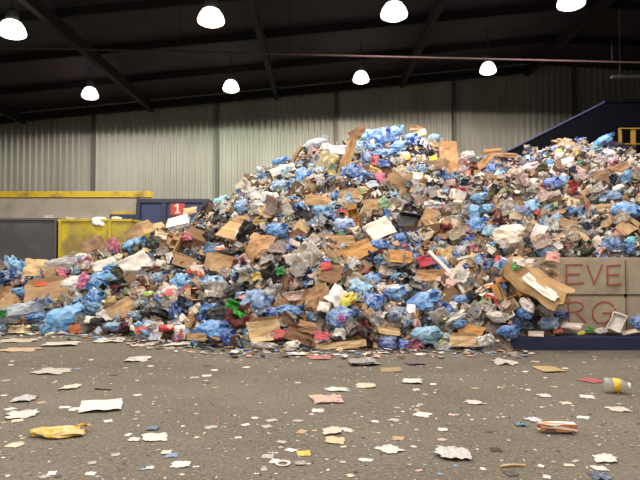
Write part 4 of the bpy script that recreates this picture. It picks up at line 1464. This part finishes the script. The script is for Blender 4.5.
hr = random.Random(21)
def fit(o, x, y, w, h, size=True):
    """nudge a piece sideways / scale it so that it has the size and place measured in the photograph"""
    for it in (0, 1):
        mw = Matrix.LocRotScale(o.location, o.rotation_euler.to_quaternion(), o.scale)
        me = o.data
        st = max(1, len(me.vertices) // 300)
        P = [project(mw @ v.co) for v in list(me.vertices)[::st]]
        x0, x1 = min(p[0] for p in P), max(p[0] for p in P)
        y0, y1 = min(p[1] for p in P), max(p[1] for p in P)
        f = P[0][2]
        if size and it == 0:
            k_ = math.sqrt(w * h / max(1, (x1 - x0) * (y1 - y0)))
            o.scale = o.scale * max(.65, min(1.35, k_))
        else:
            o.location += RIGHT * ((x - (x0 + x1) / 2) * f / FPX) + UP * (((y0 + y1) / 2 - y) * f / FPX)
            return
cnt = {}
def label_for(short, rest):
    return short + ' ' + rest
for i, (kind, x, y, w, h, rot, col, short, rest) in enumerate(HEROES):
    cnt[kind] = cnt.get(kind, -1) + 1
    k2 = kind
    o = spawn(k2, cnt[kind], col, cap=WH, band=LG)
    over = kind in ('paper', 'clear_film', 'blue_film', 'white_film', 'flyer', 'rag')
    q = put_on_heap(o, kind, x, y, w * 1.08, h * 1.1, rot, hr, face=.62 if kind not in ('paper', 'panel', 'board', 'flyer', 'news') else .72, jitter=.10, lift=1.6)
    if over:      # thin things that lie on top of the piece behind them
        o.location = q + toward(q) * .16
    fit(o, x, y, w * 1.06, h * 1.08, abs(rot) < 16)
    o['label'] = label_for(short, rest)
    ANCH.append((x, y, short, False, w, h))
    HM.append((x, y, w, h))
for kind, x, y, w, h, rot, col, Y, short, rest in BASE:
    cnt[kind] = cnt.get(kind, -1) + 1
    o = spawn(kind, cnt[kind], col)
    p = at(x, y, Y)
    n = (toward(p) * .8 + Vector((0, 0, .35))).normalized()
    place(o, kind, p, n, rot, w * Y / FPX, h * Y / FPX)
    if kind.endswith('_bag'): o.scale.z *= .75
    fit(o, x, y, w * 1.04, h * 1.04, abs(rot) < 16)
    o['label'] = label_for(short, rest)
    ANCH.append((x, y, short, False, w, h)); HM.append((x, y, w, h))
def on_ground(o, kind, x, y, w, h, rot, r, fl=.16):
    d = ray(x, y)
    p = CAM + d * (-CAM.z / d.z)
    dist = (p - CAM).length
    fore = max(.16, -d.z)
    ww, hh = w * dist / FPX, h * dist / FPX
    up = kind in ('bottle', 'carton', 'can', 'cup', 'ball', 'box')
    gh = hh if up else min(hh / fore, ww * 1.1)
    n = Vector((0, 0, 1))
    place(o, kind, p, n, math.degrees(math.atan2(math.sin(math.radians(rot)), math.cos(math.radians(rot)))) * 1.6, ww, gh)
    if kind == 'bottle':
        o.location.z = .15 * o.scale.z * 1.0
    elif kind in ('can', 'cup'):
        o.location.z = .27 * o.scale.z
    elif kind == 'ball':
        o.location.z = .22 * o.scale.z
    elif kind.endswith('_bag'):
        o.scale = (ww, min(hh / fore, ww) * .62, hh * .8)
        o.location.z = .25 * o.scale.z
    elif kind == 'carton':
        o.scale.z = hh * .8; o.location.z = .02
    elif kind == 'stick':
        o.scale.z = .012; o.scale.y = .025; o.location.z = .002
    elif kind == 'ring':
        o.scale.z = ww * .5; o.location.z = .004
    else:
        o.scale.z = min(ww, gh) * fl * (.8 if kind == 'rag' else 1)
        o.location.z = .004
    return p
for kind, x, y, w, h, rot, col, short, rest in FLOOR:
    if kind == 'paper' and w < 40: kind = 'torn'
    cnt[kind] = cnt.get(kind, -1) + 1
    if kind != 'white_bag': col = tuple(c * .84 for c in col)
    if kind not in ('bottle', 'white_bag'): w, h = w * .87, h * .85
    o = spawn(kind, cnt[kind], col, cap=(240, 240, 235), band=(228, 186, 50))
    on_ground(o, kind, x, y, w, h, rot, hr)
    o['label'] = label_for(short, rest)
    ANCH.append((x, y, short, True, w, h))

# ------------------------------------------------------------------ the many other countable pieces
PAL = {
 'paper': [('white', WH), ('white', (236, 232, 226)), ('cream', CR), ('grey', (176, 170, 164)), ('beige', (196, 176, 152)), ('pinkish', (214, 180, 172)), ('pale blue', (190, 204, 222))],
 'news': [('grey', (182, 174, 166)), ('whitish', (212, 204, 196)), ('yellowed', (196, 180, 148)), ('pinkish', (206, 176, 166))],
 'flyer': [('white', (222, 214, 204)), ('yellow', (214, 190, 110)), ('red', (186, 84, 78)), ('blue', (120, 146, 190)), ('green', (142, 166, 116))],
 'board': [('tan', TAN), ('kraft brown', KR), ('dark brown', BR), ('pale tan', LT)],
 'panel': [('tan', TAN), ('kraft brown', KR), ('dark brown', BR), ('pale tan', LT), ('greyish brown', (150, 128, 108))],
 'box': [('tan', TAN), ('kraft brown', KR), ('dark brown', BR)],
 'openbox': [('tan', TAN), ('kraft brown', KR), ('dark brown', BR)],
 'blue_bag': [('light blue', BL), ('blue', BM), ('blue', (80, 130, 200)), ('deep blue', BD), ('pale blue', BP), ('slate blue', BG), ('light blue', (124, 168, 214))],
 'blue_film': [('light blue', BL), ('blue', BM), ('deep blue', BD), ('pale blue', BP)],
 'white_bag': [('white', WH), ('cream', CR), ('greyish white', (190, 186, 184))],
 'clear_film': [('whitish clear', (222, 222, 224)), ('greyish clear', (180, 180, 186))],
 'white_film': [('white', WH), ('greyish white', (190, 186, 184))],
 'black_bag': [('black', BK), ('charcoal', (58, 56, 60))],
 'carton': [('white', (220, 210, 200)), ('brown', (142, 100, 72)), ('red', RD), ('orange', OR), ('yellow', (216, 180, 90)), ('green', (80, 136, 84)), ('blue', (72, 104, 160)), ('beige', (196, 176, 150))],
 'ball': [('white', WH), ('cream', CR), ('grey', (160, 154, 150)), ('brown', KR), ('pink', PK)],
 'rag': [('dark grey', (72, 68, 70)), ('maroon', (120, 54, 58)), ('beige', (176, 158, 138)), ('pink', PK), ('black', BK), ('olive', (104, 100, 70)), ('navy', (48, 54, 86))],
 'bottle': [('clear', (220, 226, 228)), ('green tinted', (130, 180, 130)), ('bluish', (150, 190, 220))],
 'can': [('red', RD), ('silver', (180, 180, 184)), ('blue', (60, 96, 160)), ('green', (70, 130, 80))],
 'cup': [('white', WH), ('brown', KR), ('red', (176, 60, 56))],
 'tray': [('white', WH), ('black', BK), ('clear grey', (176, 178, 180))],
 'stick': [('pale', (196, 172, 132)), ('dark', (96, 76, 58)), ('white', WH)],
}
NOUN = {'paper': ['sheet of paper', 'bent paper sheet', 'crumpled paper sheet'], 'news': ['newspaper', 'folded newspaper', 'spread newspaper'], 'flyer': ['printed leaflet', 'printed magazine'],
 'board': ['flattened box', 'cardboard with flap'], 'panel': ['cardboard piece', 'torn cardboard', 'bent cardboard'], 'box': ['closed cardboard box'], 'openbox': ['open cardboard box'], 'blue_bag': ['plastic bag', 'knotted bag', 'stuffed bag'],
 'blue_film': ['plastic film', 'torn film'], 'white_bag': ['plastic bag', 'knotted bag'], 'clear_film': ['film wrapper'], 'white_film': ['plastic film'], 'black_bag': ['rubbish bag', 'sack'],
 'carton': ['packaging carton', 'crushed carton'], 'ball': ['paper wad', 'crumpled wad'], 'rag': ['rag', 'twisted rag'], 'bottle': ['bottle'], 'can': ['drink can'], 'cup': ['paper cup'], 'tray': ['plastic tray'], 'stick': ['wood strip']}
GROUP = {'paper': 'loose papers on the heap', 'news': 'newspapers on the heap', 'flyer': 'printed leaflets on the heap', 'board': 'flattened boxes on the heap', 'panel': 'cardboard pieces on the heap', 'box': 'cardboard boxes on the heap',
 'openbox': 'cardboard boxes on the heap', 'blue_bag': 'blue bags on the heap', 'blue_film': 'plastic films on the heap', 'white_bag': 'white bags on the heap', 'clear_film': 'plastic films on the heap', 'white_film': 'plastic films on the heap',
 'black_bag': 'black bags on the heap', 'carton': 'cartons on the heap', 'ball': 'paper wads on the heap', 'rag': 'rags on the heap', 'bottle': 'bottles on the heap', 'can': 'cans on the heap', 'cup': 'cups on the heap', 'tray': 'trays on the heap', 'stick': 'strips on the heap'}
# share by region: low slopes hold more bags and boxes, the upper slope towards the conveyor mostly paper
SIZES = {'paper': (.14, .40), 'news': (.20, .42), 'flyer': (.16, .32), 'board': (.28, .62), 'panel': (.16, .50), 'box': (.25, .42), 'openbox': (.25, .42), 'blue_bag': (.22, .50), 'blue_film': (.20, .45), 'white_bag': (.18, .38),
 'clear_film': (.2, .4), 'white_film': (.18, .4), 'black_bag': (.2, .42), 'carton': (.14, .30), 'ball': (.12, .26), 'rag': (.2, .42), 'bottle': (.2, .30), 'can': (.12, .16), 'cup': (.12, .18), 'tray': (.16, .3), 'stick': (.3, .8)}
PLAN = [('paper', 290), ('news', 190), ('flyer', 110), ('board', 70), ('panel', 240), ('box', 24), ('openbox', 24), ('blue_bag', 170), ('blue_film', 80), ('white_bag', 80), ('clear_film', 50), ('white_film', 50), ('black_bag', 50),
        ('carton', 130), ('ball', 110), ('rag', 90), ('bottle', 60), ('can', 40), ('cup', 40), ('tray', 30), ('stick', 34)]
GEN = []
gr = random.Random(99)
def sil_y(px):
    for (a, ya, _), (b, yb, _) in zip(SIL, SIL[1:]):
        if a <= px <= b:
            return ya + (yb - ya) * (px - a) / (b - a)
    return SIL[-1][1]
def clash(x, y, s):
    for hx, hy, hw, hh in HM:
        if (x - hx) ** 2 / (hw * .42 + s * .28) ** 2 + (y - hy) ** 2 / (hh * .42 + s * .28) ** 2 < 1:
            return True
    return False
for kind, n in PLAN:
    made = tries = 0
    while made < n and tries < n * 40:
        tries += 1
        x = gr.uniform(-6, 646)
        y = gr.uniform(sil_y(max(0, min(x, 640))) - 3, 349)
        upper = x > 440 and y < 255
        if kind in ('blue_bag', 'blue_film', 'box', 'openbox', 'board', 'black_bag') and upper and gr.random() < .72: continue
        if kind == 'blue_bag' and not upper and y < 250 and gr.random() < .25: continue
        if kind in ('paper', 'news', 'flyer', 'carton', 'ball') and not upper and gr.random() < .25: continue
        if (x > 556 and y > 252) or (x > 514 and y > 333) or (x > 474 and y > 320): continue
        p, ok = hit(x, y)
        if p.z < .03 and not (p.y > 9.9 and kind in ('paper', 'news', 'panel', 'white_film')): continue
        if p.z < .03: continue
        dist = (p - CAM).length
        a, b = SIZES[kind]
        s = a + (b - a) * gr.random() ** 1.7
        if upper: s *= .85
        sp = s * FPX / dist
        if clash(x, y, sp): continue
        asp = gr.uniform(.5, 1.0)
        if kind == 'stick': asp = .05
        if kind == 'bottle': asp = .32
        if kind == 'can': asp = .55
        cname, col = gr.choice(PAL[kind])
        j = gr.uniform(.70, 1.0)
        col = tuple(min(245, c * j) for c in col)
        o = spawn(kind, gr.randrange(100), col, cap=gr.choice((WH, BM, RD)), band=gr.choice((WH, RD, BM, LG)))
        put_on_heap(o, kind, x, y, sp, sp * asp, gr.uniform(-70, 70), gr, face=gr.uniform(.25, .6), jitter=.30, lift=gr.uniform(.2, 1.3), p=p, sn=hnorm(p.x, p.y))
        o['group'] = GROUP[kind]
        GEN.append([o, kind, x, y, s, cname, asp])
        made += 1
# loose scraps on the open floor
fr = random.Random(5)
FPAL = {'scrap': [('white', (214, 208, 200), 10), ('cream', (196, 182, 160), 3), ('grey', (160, 154, 148), 7), ('pinkish', (190, 160, 150), 2), ('tan', (160, 136, 106), 2), ('dark', (62, 56, 52), 3), ('blue', (110, 130, 160), 1), ('red', (150, 80, 74), .6)]}
fm = 0
while fm < 300:
    x, y = fr.uniform(2, 638), 352 + 126 * fr.random() ** 1.25
    if any(abs(x - a[0]) < a[4] * .6 and abs(y - a[1]) < a[5] * .8 for a in ANCH if a[3]): continue
    d = ray(x, y); p = CAM + d * (-CAM.z / d.z)
    if H(p.x, p.y) > -.1: continue
    c = fr.choices(FPAL['scrap'], [q[2] for q in FPAL['scrap']])[0]
    s = .025 + .09 * fr.random() ** 3
    o = spawn('scrap', fr.randrange(90), c[1])
    sp = s * FPX / (p - CAM).length
    on_ground(o, 'scrap', x, y, sp, sp * .30 * fr.uniform(.5, 1.3), fr.uniform(-60, 60), fr)
    o.rotation_euler.z = fr.uniform(0, 6.28)
    o['group'] = 'paper scraps on the open floor'
    GEN.append([o, 'scrap', x, y, s, c[0], .6])
    fm += 1
NOUN['scrap'] = ['paper scrap', 'torn scrap', 'scrap']

# ------------------------------------------------------------------ drop the pieces that are buried, then say which one each is
bpy.context.view_layer.update()
dg = bpy.context.evaluated_depsgraph_get()
cr = random.Random(1)
keep = []
def rays(o, n):
    me = o.data; nv = len(me.vertices); hits = []; tot = 0
    for _ in range(n):
        q = o.matrix_world @ me.vertices[cr.randrange(nv)].co
        d = q - CAM; L = d.length
        ok, loc, nn, ii, ob, mm = S.ray_cast(dg, CAM, d / L, distance=L + .05)
        if ob is not None and (ob.name == o.name or (ob.parent is not None and ob.parent.name == o.name)) or not ok:
            hits.append(1)
    return len(hits) / n
heroes = [o for o in C.objects if o.parent is None and o.get('label') and o.type == 'MESH' and o.get('kind') is None and o.location.y > 9.5]
for step in range(7):
    moved = 0
    for o in heroes:
        need = .22 if o.name.startswith('cardboard_box') else .34 if 'bag' in o.name or 'ball' in o.name else .62
        if rays(o, 20) < need:
            o.location += toward(o.location) * .085; moved += 1
    bpy.context.view_layer.update()
    dg = bpy.context.evaluated_depsgraph_get()
    if not moved: break
print('STILL HIDDEN', [o['label'] for o in heroes if rays(o, 16) < .15])
for g in GEN:
    o = g[0]
    me = o.data
    nv = len(me.vertices)
    seen = 0
    pts = [o.matrix_world @ me.vertices[cr.randrange(nv)].co for _ in range(22)]
    xs = []
    for q in pts:
        px, py, f = project(q)
        if not (1 < px < 639 and 1 < py < 479): continue
        d = (q - CAM); L = d.length
        ok, loc, nn, ii, ob, mm = S.ray_cast(dg, CAM, d / L, distance=L + .05)
        if ob is not None and (ob.name == o.name or (ob.parent is not None and ob.parent.name == o.name)) or not ok:
            seen += 1; xs.append((px, py))
            if seen >= 6: break
    if seen >= (1 if g[1] in ('scrap', 'stick') else 3):
        g.append((sum(a for a, b in xs) / len(xs), sum(b for a, b in xs) / len(xs)))
        keep.append(g)
    else:
        for ch in list(o.children): bpy.data.objects.remove(ch)
        bpy.data.objects.remove(o)
print('KEPT', len(keep), 'of', len(GEN))
DIR = {False: ('above', 'below', 'on the conveyor side of', 'on the container side of'), True: ('beyond', 'this side of', 'on the conveyor side of', 'on the container side of')}
used = set()
nwords = lambda t: len(t.split())
for g in keep:
    o, kind, x, y, s, cname, asp = g[:7]
    x, y = g[7]
    fl = kind == 'scrap'
    a, b = SIZES.get(kind, (.03, .16))
    size = 'small' if s < a + (b - a) * .22 else 'large' if s > a + (b - a) * .6 else ''
    noun = NOUN[kind][hash_ % len(NOUN[kind])] if (hash_ := int(x * 7 + y * 13)) >= 0 else NOUN[kind][0]
    near = sorted((q for q in ANCH if q[3] == fl), key=lambda q: ((q[0] - x) ** 2 + (1.6 * (q[1] - y)) ** 2))[:9]
    base = ' '.join(w for w in (size, cname, noun) if w)
    cands = []
    for q in near:
        dx, dy = x - q[0], y - q[1]
        far = math.hypot(dx, dy)
        d = DIR[fl]
        rel = (d[0] if dy < 0 else d[1]) if abs(dy) * 1.3 > abs(dx) else (d[2] if dx > 0 else d[3])
        nm = q[2].replace(' on the floor', '') if fl else q[2]
        t = '%s %s the %s' % (base, ('just ' + rel) if far < 14 and abs(dy) * 1.3 > abs(dx) else rel, nm)
        cands.append(t)
    for i in range(1, len(near)):
        q, q2 = near[0], near[i]
        f = lambda q: q[2].replace(' on the floor', '') if fl else q[2]
        cands.append('%s between the %s and the %s' % (base, f(q), f(q2)))
    for t in cands:
        if nwords(t) <= 16 and t not in used: break
    else:
        t = next(c for c in cands if nwords(c) <= 16)
    used.add(t)
    o['label'] = t
